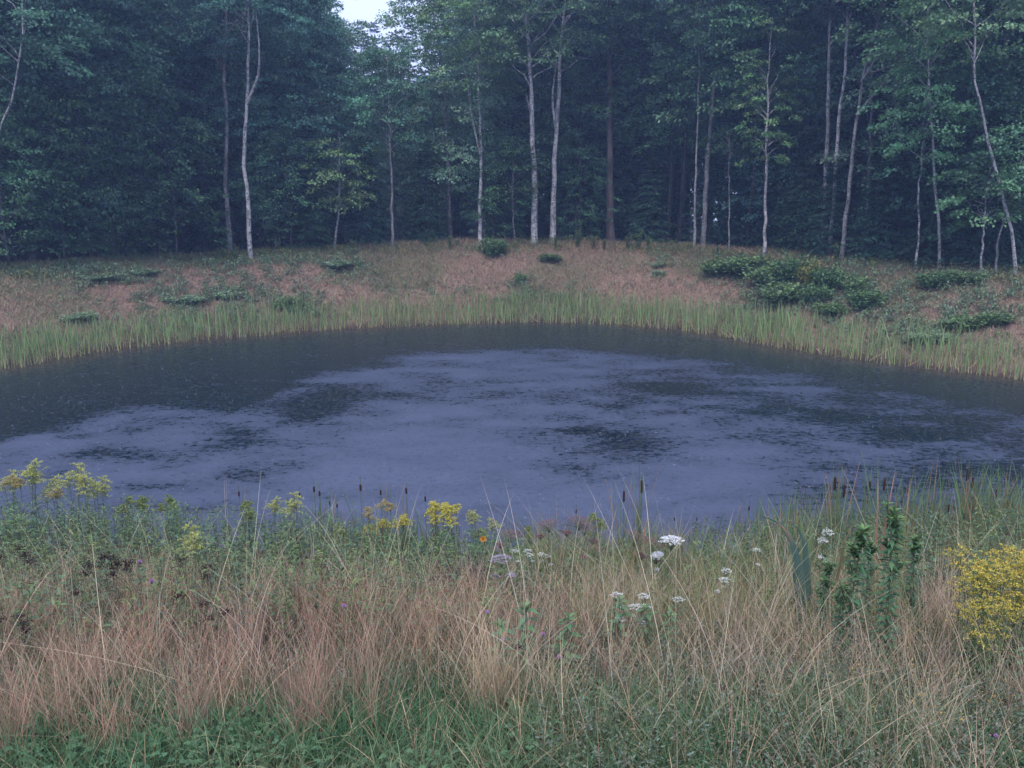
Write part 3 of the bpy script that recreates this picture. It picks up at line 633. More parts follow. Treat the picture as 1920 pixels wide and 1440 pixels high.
# ------------------------------------------------------------------ shrubs and tall weeds on the far bank
def bush_meshes(seed, col, nst=26, nlf=1500, L=.07, flat=.75):
    r = np.random.default_rng(seed); a = U(0, 6.28, nst, r); rr = np.sqrt(U(0, 1, nst, r)) * .42
    E = np.stack([np.cos(a) * rr, np.sin(a) * rr, flat * np.sqrt(1.02 - (rr / .5) ** 2 * .75) * U(.6, 1.05, nst, r)], 1)
    t = np.linspace(0, 1, 4)[None, :, None]; P = E[:, None] * t ** np.array([1.0, 1.0, .8])
    g = Geo(); V, Q_ = tubes(P, np.full((nst, 4), .006), 3); g.add(V, Q_, (.09, .07, .045))
    q = r.integers(nst, size=nlf); tt = U(.25, 1.05, nlf, r)
    PP = E[q] * np.stack([tt, tt, tt ** .8], 1) + r.normal(0, .055, (nlf, 3))
    PP[:, 2] = np.maximum(PP[:, 2], .02)
    g2 = Geo(); cc = jit(col, nst, .25, r)[q] * (1 + U(-.2, .2, (nlf, 1), r))
    g2.add(*leaves(PP, rdir(nlf, r) + E[q], rdir(nlf, r) * .6 + [0, 0, 1], U(.7, 1.3, nlf, r) * L, U(.7, 1.3, nlf, r) * L * .55, cc))
    return g.mesh('shrub_stems', M_PLANT), g2.mesh('shrub_foliage', M_PLANT)
B_DK = [bush_meshes(800 + i, (.11, .20, .08), 34, 2600, .08) for i in range(2)]
B_MD = [bush_meshes(810 + i, (.17, .27, .11), 34, 2600, .08) for i in range(2)]
B_PL = [bush_meshes(820 + i, (.27, .38, .22), 34, 2600, .07, flat=.5) for i in range(2)]
B_YL = [bush_meshes(830, (.20, .22, .06))]
def shrub(px, py, wpx, hpx, vs, label, group=None):
    d = ray(px, py + hpx * .5); ts = np.linspace(12, 50, 3000); P = EYE + d * ts[:, None]; i = np.argmax(P[:, 2] <= ground(P[:, 0], P[:, 1])); p = P[i]
    w = wpx * 1.35 / FPX * p[1]; h = hpx / FPX * p[1] * 1.25
    t = thing('shrub', (p[0], p[1], p[2] - .22 * h), label, 'shrub', group, px % 6.28, (w, w, h / .75))
    v = vs[px % len(vs)]; link('stems', v[0], t); link('foliage', v[1], t)
for a in [
 (926, 462, 44, 34, B_DK, 'dark round shrub alone on the crest of the bank, near the middle'),
 (1236, 492, 28, 14, B_PL, 'upper of two small pale clumps on the bare slope right of middle'),
 (1234, 508, 24, 14, B_PL, 'lower of two small pale clumps on the bare slope right of middle'),
 (975, 521, 26, 16, B_MD, 'small green clump alone in the middle of the brown slope'),
 (634, 490, 56, 16, B_PL, 'wide pale green cushion on the slope under the thin bent stem'),
 (188, 515, 66, 14, B_PL, 'wide pale green cushion on the slope at left'),
 (270, 506, 56, 13, B_PL, 'pale green cushion right of the widest one at left'),
 (1345, 500, 66, 30, B_MD, 'leftmost shrub of the thicket on the right slope'),
 (1392, 497, 86, 32, B_MD, 'spreading upper shrub of the thicket, second from its left end'),
 (1442, 516, 70, 34, B_MD, 'green shrub in the middle of the thicket on the right slope'),
 (1482, 504, 62, 44, B_DK, 'dark tall shrub at the top of the thicket on the right slope'),
 (1520, 512, 52, 46, B_YL, 'yellowish green shrub inside the thicket on the right slope'),
 (1552, 520, 62, 44, B_DK, 'dark shrub right of the yellowish one in the thicket'),
 (1462, 548, 84, 34, B_MD, 'low front shrub of the thicket on the right slope'),
 (1528, 550, 54, 38, B_DK, 'dark front shrub of the thicket below the yellowish one'),
 (1618, 560, 64, 34, B_DK, 'dark shrub at the right lower end of the thicket'),
 (1600, 532, 56, 26, B_MD, 'paler shrub above the lower right end of the thicket'),
 (1752, 524, 62, 30, B_DK, 'left one of two low shrubs on the far right slope'),
 (1802, 520, 70, 22, B_MD, 'right one of two low shrubs on the far right slope'),
 (1800, 604, 66, 24, B_MD, 'low bluish green shrub behind the reeds near the right edge'),
 (1868, 596, 56, 22, B_MD, 'low green shrub behind the reeds at the far right'),
 (1745, 622, 70, 28, B_PL, 'pale shrub touching the reeds near the right edge'),
 (345, 556, 70, 18, B_PL, 'green low shrub on the left slope above the reeds'),
 (425, 548, 50, 18, B_PL, 'second green low shrub from the left above the reeds'),
 (548, 570, 44, 26, B_MD, 'green shrub in the reeds left of the middle'),
 (150, 588, 64, 16, B_PL, 'low green shrub behind the reeds at far left'),
 (1560, 578, 60, 22, B_MD, 'low green shrub just behind the reeds under the thicket'),
 (1030, 482, 40, 12, B_MD, 'faint low shrub just under the crest right of the dark round one'),
]: shrub(*a)
def stalk_meshes(seed, col):
    r = np.random.default_rng(seed); n = 5; g = Geo(); P = []
    for i in range(n):
        a = r.uniform(0, 6.28); d = r.uniform(.02, .16); t = np.linspace(0, 1, 5)
        P.append(np.stack([np.cos(a) * d * (t + .3), np.sin(a) * d * (t + .3), t * r.uniform(.7, 1.0)], 1))
    P = np.array(P); V, Q_ = tubes(P, np.full((n, 5), .008), 3); g.add(V, Q_, (.10, .13, .05)); k = 60
    s = U(.1, 1, (n, k), r); j = np.clip((s * 4).astype(int), 0, 3); f = (s * 4 - j)[..., None]; ii = np.arange(n)[:, None]
    PP = (P[ii, j] * (1 - f) + P[ii, j + 1] * f).reshape(-1, 3); D = rdir(n * k, r) * [1, 1, .3] + [0, 0, .5]
    g2 = Geo(); g2.add(*leaves(PP, D, rdir(n * k, r) * .4 + [0, 0, 1], .13, .04, jit(col, n * k, .25, r)))
    return g.mesh('weed_stems', M_PLANT), g2.mesh('weed_leaves', M_PLANT)
STK = [stalk_meshes(850 + i, (.17, .25, .11)) for i in range(3)]
CW = [(405, 'left'), (420, 'middle'), (437, 'right')]
def crest_weed(px, hpx, label, group=None, ex=-.2):
    p = along(px, 462, ex); z = float(ground(p[0], p[1])); h = hpx / FPX * p[1] * 1.1
    t = thing('tall_weed', (p[0], p[1], z - .03), label, 'weed', group, px, (h * 1.1, h * 1.1, h)); v = STK[px % 3]
    link('stems', v[0], t); link('foliage', v[1], t)
for px, w in CW: crest_weed(px, 28, f'upright leafy weed on the crest by the crooked birch, {w} of three')
for px, hp, lb in [(134, 26, 'upright leafy weed on the crest near the left edge'), (100, 14, 'low weed on the crest left of the upright one near the left edge'), (255, 18, 'small weed on the crest between left edge and three upright weeds'),
                   (660, 26, 'upright weed on the crest right of the thin bent stem'), (700, 14, 'short weed on the crest just right of the upright one left of middle'), (745, 16, 'weed on the crest at the foot of the slim stem'),
                   (843, 26, 'leafy weed on the crest left of the slender birch foot'), (857, 20, 'weed beside the slender birch foot, nearer to it'), (800, 16, 'small yellowish weed on the crest left of the slender birch'),
                   (1042, 24, 'weed growing against the right pale trunk foot'), (1082, 32, 'tallest upright weed left of the pine foot'), (1112, 26, 'upright weed close left of the pine foot'),
                   (1178, 28, 'upright weed right of the pine foot, nearest to it'), (1196, 34, 'tallest weed right of the pine foot'), (1216, 28, 'third weed right of the pine foot'), (1132, 20, 'short weed at the very foot of the pine'),
                   (1345, 18, 'small pale weed on the crest right of the thin stems'), (1480, 16, 'small weed on the crest right of the white sapling'), (1570, 40, 'tall feathery weed at the foot of the long leaning birch'),
                   (1715, 12, 'tiny weed on the crest by the left short pale stem'), (1800, 14, 'tiny weed on the crest near the right edge')]:
    crest_weed(px, hp, lb)

# ------------------------------------------------------------------ near meadow: stuff layers
NEAR = (-9.5, 9.5)
# short green lawn grass
r = np.random.default_rng(9)
x, y, s = scatter(120000, (-4.2, 4.2), (.9, 4.4), lambda x, y, s: (np.abs(x) < .8 * y + 1.6), r)
k = U(0, 1, len(x), r) < (1 - .45 * smooth(.2, 1.2, x) * smooth(1.5, 2.3, y)) * smooth(4.4, 3.0, y + .5 * (fbm(x, y, 1.2, 101) - .5)) + .12; x, y = x[k], y[k]
n = len(x); z = ground(x, y); pn = fbm(x, y, 1.6, 105)[:, None]
c = jit((.075, .165, .07), n, .4, r) * (1 - smooth(.45, .65, pn)) + jit((.13, .20, .095), n, .3, r) * smooth(.45, .65, pn)
c = np.where((U(0, 1, n, r) < .10)[:, None], jit((.46, .34, .2), n, .3, r), c)
h = U(.07, .20, n, r) * (.8 + .7 * fbm(x, y, 1.1, 107))
g = Geo(); g.add(*blades(np.stack([x, y, z], 1), h, U(.0025, .005, n, r), U(0, 6.28, n, r), U(0, .6, n, r), U(0, .9, n, r), c * .85, c * 1.1, 4, r))
stuff('lawn_grass', g, M_GRASS, 'short green grass at the very front of the picture', 'grass')
# clover leaves low in the lawn, bottom left and right
r = np.random.default_rng(10)
x, y, s = scatter(30000, (-3.6, 4.2), (1.2, 3.9), lambda x, y, s: s > 5, r)
k = (fbm(x, y, 1.3, 111) > .52) | ((x < -1.1) & (y < 2.5)); x, y = x[k][:7000], y[k][:7000]; n = len(x); z = ground(x, y) + U(.04, .11, n, r)
g = Geo()
a0 = U(0, 6.28, n, r); cc = jit((.085, .17, .075), n, .25, r)
for q in range(3):
    a = a0 + q * 2.094; D = np.stack([np.cos(a), np.sin(a), U(-.1, .4, n, r)], 1)
    g.add(*leaves(np.stack([x, y, z], 1), D, np.array([0, 0, 1.0]) + r.normal(0, .2, (n, 3)), U(.014, .024, n, r), U(.014, .022, n, r), cc))
stuff('clover_patches', g, M_PLANT, 'low round clover leaves in the front grass', 'clover')
# tall dry grass
r = np.random.default_rng(11)
x, y, s = scatter(95000, NEAR, (1.8, 8.2), lambda x, y, s: (s > .9) & (np.abs(x) < .85 * y + 2), r)
w = (1 - .65 * smooth(.4, 1.6, x) * smooth(4.0, 5.0, y)) * smooth(2.5, 3.3, y + .3 * smooth(0, 1.2, x) - .25 * smooth(0, -1, x) + .6 * (vnoise(x, y, 1.1, 120) - .5)) * smooth(6.9, 4.9, y) * (.35 + .9 * smooth(.35, .65, fbm(x, y, .9, 121)))
k = U(0, 1, len(x), r) < w; x, y = x[k][:38000], y[k][:38000]; n = len(x); z = ground(x, y)
red = smooth(.45, .6, fbm(x, y, .8, 125)) * smooth(2.5, -1.5, x) 
c = np.where((U(0, 1, n, r) < red * .8)[:, None], jit((.52, .31, .20), n, .25, r), jit((.60, .45, .30), n, .3, r))
gr = U(0, 1, n, r) < .12; c = np.where(gr[:, None], jit((.13, .17, .08), n, .3, r), c)
h = U(.22, .55, n, r)
base = np.where((U(0, 1, n, r) < .5)[:, None], c, jit((.16, .16, .08), n, .2, r))
g = Geo(); g.add(*blades(np.stack([x, y, z], 1), h, U(.0016, .0032, n, r), U(0, 6.28, n, r), np.abs(r.normal(0, .28, n)), U(0, .5, n, r), base, c, 5, r))
# fine seed fuzz on the stalk tops
kk = r.choice(n, 4500, replace=False); P0 = np.stack([x[kk], y[kk], z[kk] + h[kk] * .8], 1)
P = (P0[:, None] + r.normal(0, 1, (len(kk), 7, 3)) * [.03, .03, .06]).reshape(-1, 3)
g.add(*leaves(P, rdir(len(P), r) + [0, 0, .6], rdir(len(P), r), .013, .003, jit((.42, .31, .24), len(P), .25, r)))
# tussocks: many stalks fanning from one root
q = 170; tx = U(-4.6, 5.2, q, r); ty = U(3.05, 5.5, q, r); m = 75; ti = np.repeat(np.arange(q), m); x = tx[ti] + r.normal(0, .05, q * m); y = ty[ti] + r.normal(0, .05, q * m)
a = U(0, 6.28, q * m, r); tc_ = np.where((smooth(.40, .55, fbm(tx, ty, .8, 125)) * smooth(2, -1, tx) > .5)[:, None], jit((.54, .35, .24), q, .15, r), jit((.58, .44, .30), q, .2, r))[ti] * (1 + U(-.2, .2, (q * m, 1), r))
g.add(*blades(np.stack([x, y, ground(x, y)], 1), U(.25, .62, q * m, r) * np.repeat(U(.6, 1.1, q, r), m), U(.0015, .003, q * m, r), a, np.abs(r.normal(0, .22, q * m)), U(0, .45, q * m, r), tc_ * .8, tc_, 5, r))
# long single stalks arching over everything
n = 1100; x = U(-6.5, 6.5, n, r); y = U(3.3, 7.4, n, r); k = np.abs(x) < .8 * y + .8; x, y = x[k], y[k]; n = len(x)
cc = jit((.58, .48, .34), n, .2, r)
g.add(*blades(np.stack([x, y, ground(x, y)], 1), U(.55, 1.05, n, r), U(.0025, .0042, n, r), U(0, 6.28, n, r), r.normal(0, .35, n), U(0, .7, n, r), cc, cc, 7, r))
stuff('dry_grass', g, M_GRASS, 'tall dry pinkish tan grass with thin arching stalks', 'grass')
# yellowish green sedge on the right half
r2 = np.random.default_rng(14); x, y, s = scatter(40000, (.2, 8), (4.2, 8.8), lambda x, y, s: (s > .3) & (np.abs(x) < .85 * y + 1) & (fbm(x, y, .9, 181) > .40), r2); x, y = x[:9000], y[:9000]; n = len(x)
c = jit((.19, .22, .085), n, .3, r2); c = np.where((U(0, 1, n, r2) < .25)[:, None], jit((.38, .29, .15), n, .25, r2), c)
g = Geo(); g.add(*blades(np.stack([x, y, ground(x, y)], 1), U(.25, .62, n, r2), U(.003, .006, n, r2), U(0, 6.28, n, r2), np.abs(r2.normal(0, .2, n)), U(0, .6, n, r2), c * .9, c, 5, r2)); stuff('sedge_grass', g, M_GRASS, 'yellowish green sedge between dry grass and cattails at right', 'grass')
# green weeds filling the slope down to the water
r = np.random.default_rng(12)
def weed_mass(n, xr, yr, cond, hr, cols, kl, L, W, seed, name, label, stemc=(.16, .15, .08)):
    r = np.random.default_rng(seed); x, y, s = scatter(n * 6, xr, yr, cond, r); x, y = x[:n], y[:n]; n = len(x); z = ground(x, y)
    hh = U(*hr, n, r) * (.7 + .6 * fbm(x, y, 1.0, seed)) * (1 - (.55 * np.exp(-((x - .8) / 1.7) ** 2) if seed == 133 else 0)); a = U(0, 6.28, n, r); ln = np.abs(r.normal(0, .12, n)); t = np.linspace(0, 1, 4)[None]
    P = np.stack([x[:, None] + np.cos(a)[:, None] * (ln * hh)[:, None] * t, y[:, None] + np.sin(a)[:, None] * (ln * hh)[:, None] * t, z[:, None] + hh[:, None] * t], -1)
    g = Geo(); V, Q_ = tubes(P, np.broadcast_to(np.linspace(.0035, .0015, 4), (n, 4)), 3); g.add(V, Q_, np.repeat(jit(stemc, n, .3, r), 12, 0))
    s_ = U(.12, 1.03, (n, kl), r); PP = (P[:, 0][:, None] * (1 - s_[..., None]) + P[:, -1][:, None] * s_[..., None]).reshape(-1, 3) + r.normal(0, .012, (n * kl, 3))
    ci = r.integers(len(cols), size=n); c = np.repeat(jit(np.array(cols)[ci], n, .22, r), kl, 0) * (1 + U(-.15, .15, (n * kl, 1), r))
    D = rdir(n * kl, r) * [1, 1, .35] + [0, 0, .35]
    g.add(*leaves(PP, D, rdir(n * kl, r) * .5 + [0, 0, 1], U(.6, 1.4, n * kl, r) * L, U(.7, 1.3, n * kl, r) * W, c))
    return stuff(name, g, M_PLANT, label, 'weeds')
edge = lambda x, y, s: (s > .05) & (s < 4.2 + 1.0 * (fbm(x, y, .6, 131) - .5) + 1.2 * smooth(1, -5, x)) & (y < 13) & (np.abs(x) < .85 * y + 2)
weed_mass(3600, (-11, 11), (4, 12.5), edge, (.28, .62), [(.10, .18, .085), (.12, .20, .07), (.085, .15, .085), (.16, .22, .07)], 26, .055, .013, 133, 'shore_weeds', 'tangle of soft green weeds on the near shore')
weed_mass(1500, (-7, 7), (3.4, 7.5), lambda x, y, s: (fbm(x, y, 1.0, 141) > .46) & (s > 1.5), (.12, .32), [(.11, .14, .09), (.13, .15, .10), (.08, .12, .07)], 22, .024, .008, 143, 'grey_green_weeds', 'low grey green weeds between the dry grass')
weed_mass(2300, (.1, 6.5), (1.7, 4.6), lambda x, y, s: (np.abs(x) < .8 * y + 1), (.10, .26), [(.10, .15, .09), (.14, .19, .13), (.17, .15, .10)], 22, .02, .008, 149, 'front_right_weeds', 'low mixed weeds in the front right corner')
# green sedge and young cattail leaves in the shallow near margin
r = np.random.default_rng(13)
x, y, s = scatter(60000, (-10, 12), (7.2, 13), lambda x, y, s: (s > -.7) & (s < 1.3) & (y < 13), r)
w = .10 + .9 * smooth(.8, 3.5, x) + .6 * smooth(1.3, .3, np.abs(x + 1.7)) ; k = U(0, 1, len(x), r) < w * (vnoise(x, y, 1.6, 151) > .42); x, y = x[k][:4200], y[k][:4200]
n = len(x); z = np.maximum(ground(x, y), -.15); c1 = jit((.12, .21, .09), n, .25, r)
tip = np.where((U(0, 1, n, r) < .12)[:, None], jit((.40, .22, .12), n, .2, r), c1); c0 = np.where((U(0, 1, n, r) < .3)[:, None], jit((.36, .25, .13), n, .2, r), c1)
g = Geo(); g.add(*blades(np.stack([x, y, z], 1), U(.3, .95, n, r) * (.6 + .55 * smooth(1.8, 4.5, x)) * (1 - .45 * np.exp(-((x - 1.2) / 1.2) ** 2)), U(.006, .014, n, r), U(0, 6.28, n, r), np.abs(r.normal(0, .10, n)), U(0, .22, n, r), c0, tip, 5, r, sharp=.6))
stuff('marsh_grass', g, M_GRASS, 'upright marsh grass and thin cattail leaves at the near waterline', 'grass')

# ------------------------------------------------------------------ near plants, one thing each
def leafy_stem(r, H, nlf, L, W, col, lean=.1, r0=.004, stem=(.14, .17, .07), up=.4, droop=0., z0=.08, opp=False, taper=.5):
    a = r.uniform(0, 6.28); t = np.linspace(0, 1, 6); P = np.stack([np.cos(a) * lean * H * t ** 1.6, np.sin(a) * lean * H * t ** 1.6, H * t], 1)
    V, Q_ = tubes(P, np.linspace(r0, r0 * .45, 6), 5)
    s = np.linspace(z0, .97, nlf); ai = (np.arange(nlf) * 2.4 if not opp else (np.arange(nlf) // 2) * 1.57 + (np.arange(nlf) % 2) * math.pi) + r.normal(0, .25, nlf)
    PP = np.stack([np.interp(s, t, P[:, i]) for i in range(3)], 1)
    D = np.stack([np.cos(ai), np.sin(ai), np.full(nlf, up) + r.normal(0, .15, nlf)], 1); D[:, 2] -= droop
    Ls = L * (1 - taper * s) * U(.8, 1.2, nlf, r)
    Nn = np.array([0, 0, 1.0]) + r.normal(0, .2, (nlf, 3))
    lv = leaves(PP, D, Nn, Ls, Ls * W / L, jit(col, nlf, .2, r))
    return P, (V, Q_, stem), lv
def goldenrod_meshes(seed, col=(.62, .50, .05), nst=3, H=.9, plume=.16, leafc=(.11, .18, .075)):
    r = np.random.default_rng(seed); gs, gl, gf = Geo(), Geo(), Geo()
    for q in range(nst):
        h = H * r.uniform(.82 if nst < 7 else .62, 1.0) if q else H; off = np.array([r.normal(0, .05), r.normal(0, .05), 0]) * (q > 0) * (1 if nst < 7 else 1.7)
        P, st, lv = leafy_stem(r, h, 46, .085, .014, leafc, .08, .004)
        gs.add(st[0] + off, st[1], st[2]); gl.add(lv[0] + off, lv[1], lv[2])
        nb = 16; top = P[-1] + off
        for b in range(nb):
            a = r.uniform(0, 6.28); u = b / nb; ln = plume * (1 - .65 * u) * r.uniform(.7, 1.15); t = np.linspace(0, 1, 7)
            root = top + [0, 0, -plume * 1.0 * (1 - u)]
            B = root + np.stack([np.cos(a) * ln * t, np.sin(a) * ln * t, ln * (.85 * t - .62 * t ** 2)], 1)
            V, Q_ = tubes(B, np.linspace(.0015, .0008, 7), 3); gs.add(V, Q_, (.16, .19, .06))
            m = 34 if nst < 7 else 20; s = U(.15, 1, m, r); F = np.stack([np.interp(s, t, B[:, i]) for i in range(3)], 1) + r.normal(0, .0045, (m, 3)) + [0, 0, .004]
            gf.add(*leaves(F, rdir(m, r) + [0, 0, .7], rdir(m, r), .013, .008, jit(col, m, .25, r)))
    return gs.mesh('goldenrod_stem', M_PLANT), gl.mesh('goldenrod_leaves', M_PLANT), gf.mesh('goldenrod_plume', M_FLOWER)
def put_plant(name, parts, px, py, H, label, cat, group=None, rz=None, Y=8.0, wmax=1.6, tilt=(0, 0)):
    p = at_depth(px, py, Y); g = max(float(ground(p[0], p[1])), -.12); sc = max(p[2] - g, .05) / H
    t = thing(name, (p[0], p[1], g - .02), label, cat, group, (px * 1.7) % 6.28 if rz is None else rz, (min(sc, wmax), min(sc, wmax), sc))
    t.rotation_euler[0], t.rotation_euler[1] = tilt
    for nm, m in parts:
        if isinstance(m, list):
            pr, ch = m; o = link(nm, pr, t)
            for cn, cm in ch: link(cn, cm, o)
        else: link(nm, m, t)
    return t
GR = {k: [goldenrod_meshes(900 + 10 * i + j, c, n, H, pl) for j in range(2)] for i, (k, (c, n, H, pl)) in enumerate({
    'pale': ((.50, .52, .17), 3, .85, .15), 'bright': ((.60, .54, .11), 6, .75, .12), 'fade': ((.44, .36, .15), 2, .8, .12), 'green': ((.26, .32, .09), 4, .7, .12)}.items())}
GH = {'pale': .85, 'bright': .75, 'fade': .8, 'green': .7}
for k, px, py, s, lb in [
 ('pale', 52, 862, .9, 'goldenrod standing highest against the water at the left edge'),
 ('pale', 12, 884, 1.0, 'goldenrod at the very left edge of the picture'),
 ('fade', 30, 890, .9, 'faded orange goldenrod near the left edge'),
 ('pale', 95, 893, .85, 'short goldenrod between the highest left one and the big left plume'),
 ('pale', 134, 872, 1.0, 'goldenrod with the big arching plume, left part of the shore'),
 ('pale', 162, 884, 1.0, 'goldenrod with drooping plume just right of the big arching one'),
 ('pale', 186, 896, .9, 'right end goldenrod of the left shore cluster'),
 ('fade', 108, 912, .8, 'faded goldenrod in front of the left shore cluster'),
 ('green', 232, 930, .9, 'greenish budding goldenrod, first right of the left cluster'),
 ('green', 268, 926, .95, 'greenish budding goldenrod, second right of the left cluster'),
 ('green', 325, 926, .9, 'greenish budding goldenrod, third right of the left cluster'),
 ('pale', 364, 982, .72, 'bright lemon goldenrod alone in the weeds at left'),
 ('pale', 510, 930, .85, 'goldenrod left of the small left cattails'),
 ('pale', 548, 926, .85, 'goldenrod among the small left cattails'),
 ('green', 462, 940, .8, 'dull goldenrod left of the small left cattails'),
 ('bright', 692, 984, .95, 'bright yellow goldenrod, left in the central cluster'),
 ('bright', 718, 974, 1.0, 'bright yellow goldenrod, middle in the central cluster'),
 ('bright', 750, 964, 1.0, 'bright yellow goldenrod, tallest in the central cluster'),
 ('fade', 728, 936, .85, 'faded orange goldenrod above the central cluster'),
 ('fade', 690, 952, .8, 'faded goldenrod at upper left of the central cluster'),
 ('bright', 822, 940, .95, 'goldenrod right of the central cluster, left of a close pair'),
 ('bright', 848, 944, .95, 'goldenrod right of the central cluster, right of a close pair'),
 ('pale', 886, 952, .7, 'small lone goldenrod right of the close pair'),
 ('pale', 926, 968, .65, 'small pale goldenrod left of the brown flat seed head'),
 ('green', 990, 986, .8, 'greenish goldenrod between the brown flat seed heads'),
 ('green', 1120, 962, .8, 'greenish goldenrod left of the two tall cattails'),
 ('green', 1105, 990, .8, 'low greenish goldenrod under the tilted brown seed head'),
 ('green', 640, 985, .85, 'greenish goldenrod left of the central bright cluster'),
 ('green', 905, 985, .75, 'greenish goldenrod beside the orange flower'),
]:
    v = GR[k][px % 2]; put_plant('goldenrod', [('stem', v[0]), ('leaves', v[1]), ('plume', v[2])], px, py, GH[k], lb, 'goldenrod', 'goldenrods on the near shore', Y=(5.6 if px == 364 else 9.1 - .9 * smooth(250, 650, px) + (px % 7) * .08))
BIG = [goldenrod_meshes(990 + j, (.64, .52, .10), 9, 1.0, .17, (.12, .22, .08)) for j in range(2)]
for i, (px, py, s, lb) in enumerate([(1846, 1036, .85, 'large golden yellow goldenrod clump at the right edge, front left one'), (1890, 1026, .9, 'large golden yellow goldenrod clump at the right edge, middle one'),
                                     (1935, 1010, .95, 'large goldenrod clump cut off by the right edge'), (1870, 1110, .7, 'lower goldenrod clump in front of the large right ones')]):
    v = BIG[i % 2]; put_plant('goldenrod', [('stem', v[0]), ('leaves', v[1]), ('plume', v[2])], px, py, 1.0, lb, 'goldenrod', 'large goldenrods at the right edge', Y=4.2 if px != 1870 else 3.9)

def cattail_meshes(seed, H=1.5, nl=7, sl=.16, leafh=1.0, spread=.12, wl=.012):
    r = np.random.default_rng(seed); gs, gl, gk, gt = Geo(), Geo(), Geo(), Geo()
    t = np.linspace(0, 1, 8); bx, by = r.normal(0, .02, 2)
    P = np.stack([bx * t ** 2, by * t ** 2, H * t], 1); k0 = H - sl - .11; k1 = H - .11
    V, Q_ = tubes(P, np.linspace(.006, .003, 8), 6); gs.add(V, Q_, (.15, .19, .08))
    def ctr(z): q = z / H; return np.array([bx * q ** 2, by * q ** 2, z])
    zs = np.array([0, .02, .08, .25, .5, .75, .92, .98, 1.0]); rr = np.array([.003, .009, .0115, .012, .0125, .012, .0115, .009, .003]) * (1.15 if sl < .1 else 1.5)
    V, Q_ = tubes(np.array([ctr(k0 + sl * q) for q in zs]), rr, 9); gk.add(V, Q_, (.05, .024, .02))
    V, Q_ = tubes(np.array([ctr(k1 + .11 * q) for q in (0, .5, 1)]), np.array([.003, .0022, .0008]), 5); gt.add(V, Q_, (.10, .07, .05))
    az = U(0, 6.28, nl, r); P0 = np.stack([np.cos(az) * .02, np.sin(az) * .02, np.zeros(nl)], 1)
    c = jit((.13, .20, .09), nl, .2, r); tip = np.where((U(0, 1, nl, r) < .35)[:, None], jit((.36, .22, .12), nl, .2, r), c * 1.1)
    hh = H * leafh * U(.62, 1.12, nl, r)
    gl.add(*blades(P0, hh, wl * U(.8, 1.2, nl, r), az, U(.02, spread, nl, r), U(0, spread * 1.2, nl, r), c, tip, 7, r, sharp=.5))
    return gs.mesh('cattail_stem', M_PLANT), gl.mesh('cattail_leaves', M_PLANT), gk.mesh('cattail_spike', M_SPIKE, True), gt.mesh('cattail_tip', M_SPIKE)
CT = [cattail_meshes(1000 + i, 1.45, 14, .20, 1.12, .14, .015) for i in range(4)]; CTs = [cattail_meshes(1010 + i, 1.1, 6, .085, .95, .12, .013) for i in range(3)]
for i, (k, px, py, s, lb) in enumerate([
 ('b', 1171, 905, .95, 'left one of the two tall dark cattails right of the middle'),
 ('b', 1206, 884, 1.0, 'right and taller one of the two tall dark cattails right of the middle'),
 ('s', 1080, 942, .9, 'small cattail tip left of the two tall cattails'),
 ('s', 1267, 960, .9, 'small cattail right of the two tall cattails, above the white umbel'),
 ('s', 1308, 960, .9, 'small cattail second right of the two tall cattails'),
 ('s', 1405, 935, 1.0, 'lone slim cattail midway between tall pair and right group'),
 ('s', 1499, 952, 1.0, 'slim cattail left of the right group, above the blue green blades'),
 ('b', 1570, 876, 1.0, 'tall cattail at the left end of the right group'),
 ('b', 1585, 892, .95, 'cattail just right of the left end one in the right group'),
 ('b', 1634, 888, .95, 'thin cattail left of the bright split leaf in the right group'),
 ('b', 1660, 880, 1.0, 'cattail beside the bright split red leaf in the right group'),
 ('b', 1694, 915, .92, 'lone thick cattail over the bluish weed in the right group'),
 ('b', 1665, 975, .85, 'low reddish cattail between the leafy green plants'),
 ('b', 1743, 940, .9, 'low cattail right of the tall leafy plant'),
 ('b', 1761, 962, .85, 'lowest small cattail right of the tall leafy plant'),
 ('b', 1818, 862, 1.05, 'tallest cattail near the right edge'),
 ('b', 1828, 880, 1.0, 'cattail touching the tallest one near the right edge'),
 ('b', 1869, 905, 1.0, 'upper cattail of the close pair by the right edge'),
 ('b', 1888, 925, 1.0, 'right cattail of the close pair by the right edge'),
 ('b', 1868, 962, .9, 'low cattail below the close pair by the right edge'),
 ('b', 1810, 952, .9, 'low cattail below the tallest one near the right edge'),
 ('b', 1782, 935, .9, 'slim cattail left of the tallest one near the right edge'),
 ('s', 598, 905, 1.1, 'tallest of the small cattails left of the middle'), ('s', 588, 895, 1.0, 'small cattail at the left end of the left group'),
 ('s', 618, 925, 1.0, 'small cattail right of the tallest in the left group'), ('s', 632, 930, 1.0, 'thicker small cattail in the left group'),
 ('s', 675, 890, 1.1, 'small cattail standing right of the left group'), ('s', 714, 902, 1.0, 'small cattail above the faded goldenrod'),
 ('s', 762, 896, .95, 'lone pale cattail far out in the water left of the middle'), ('s', 797, 915, .9, 'small cattail left of the goldenrod pair'),
 ('s', 448, 905, .9, 'lone small cattail in front of the dark ripple at left'), ('s', 540, 922, .9, 'small low cattail among the goldenrods at left'),
 ('s', 560, 908, .9, 'small cattail just left of the left group'), ('s', 831, 936, .8, 'small dark cattail behind the goldenrod pair'),
]):
    v = CT[i % 4] if k == 'b' else CTs[i % 3]; H = 1.45 if k == 'b' else 1.1
    put_plant('cattail', [('stem', v[0]), ('leaves', v[1]), ('spike', [v[2], [('tip', v[3])]])], px, py, H, lb, 'cattail', 'cattails at the near waterline', Y=(8.0 + (px % 5) * .2) if k == 'b' else (9.0 + (px % 5) * .12))

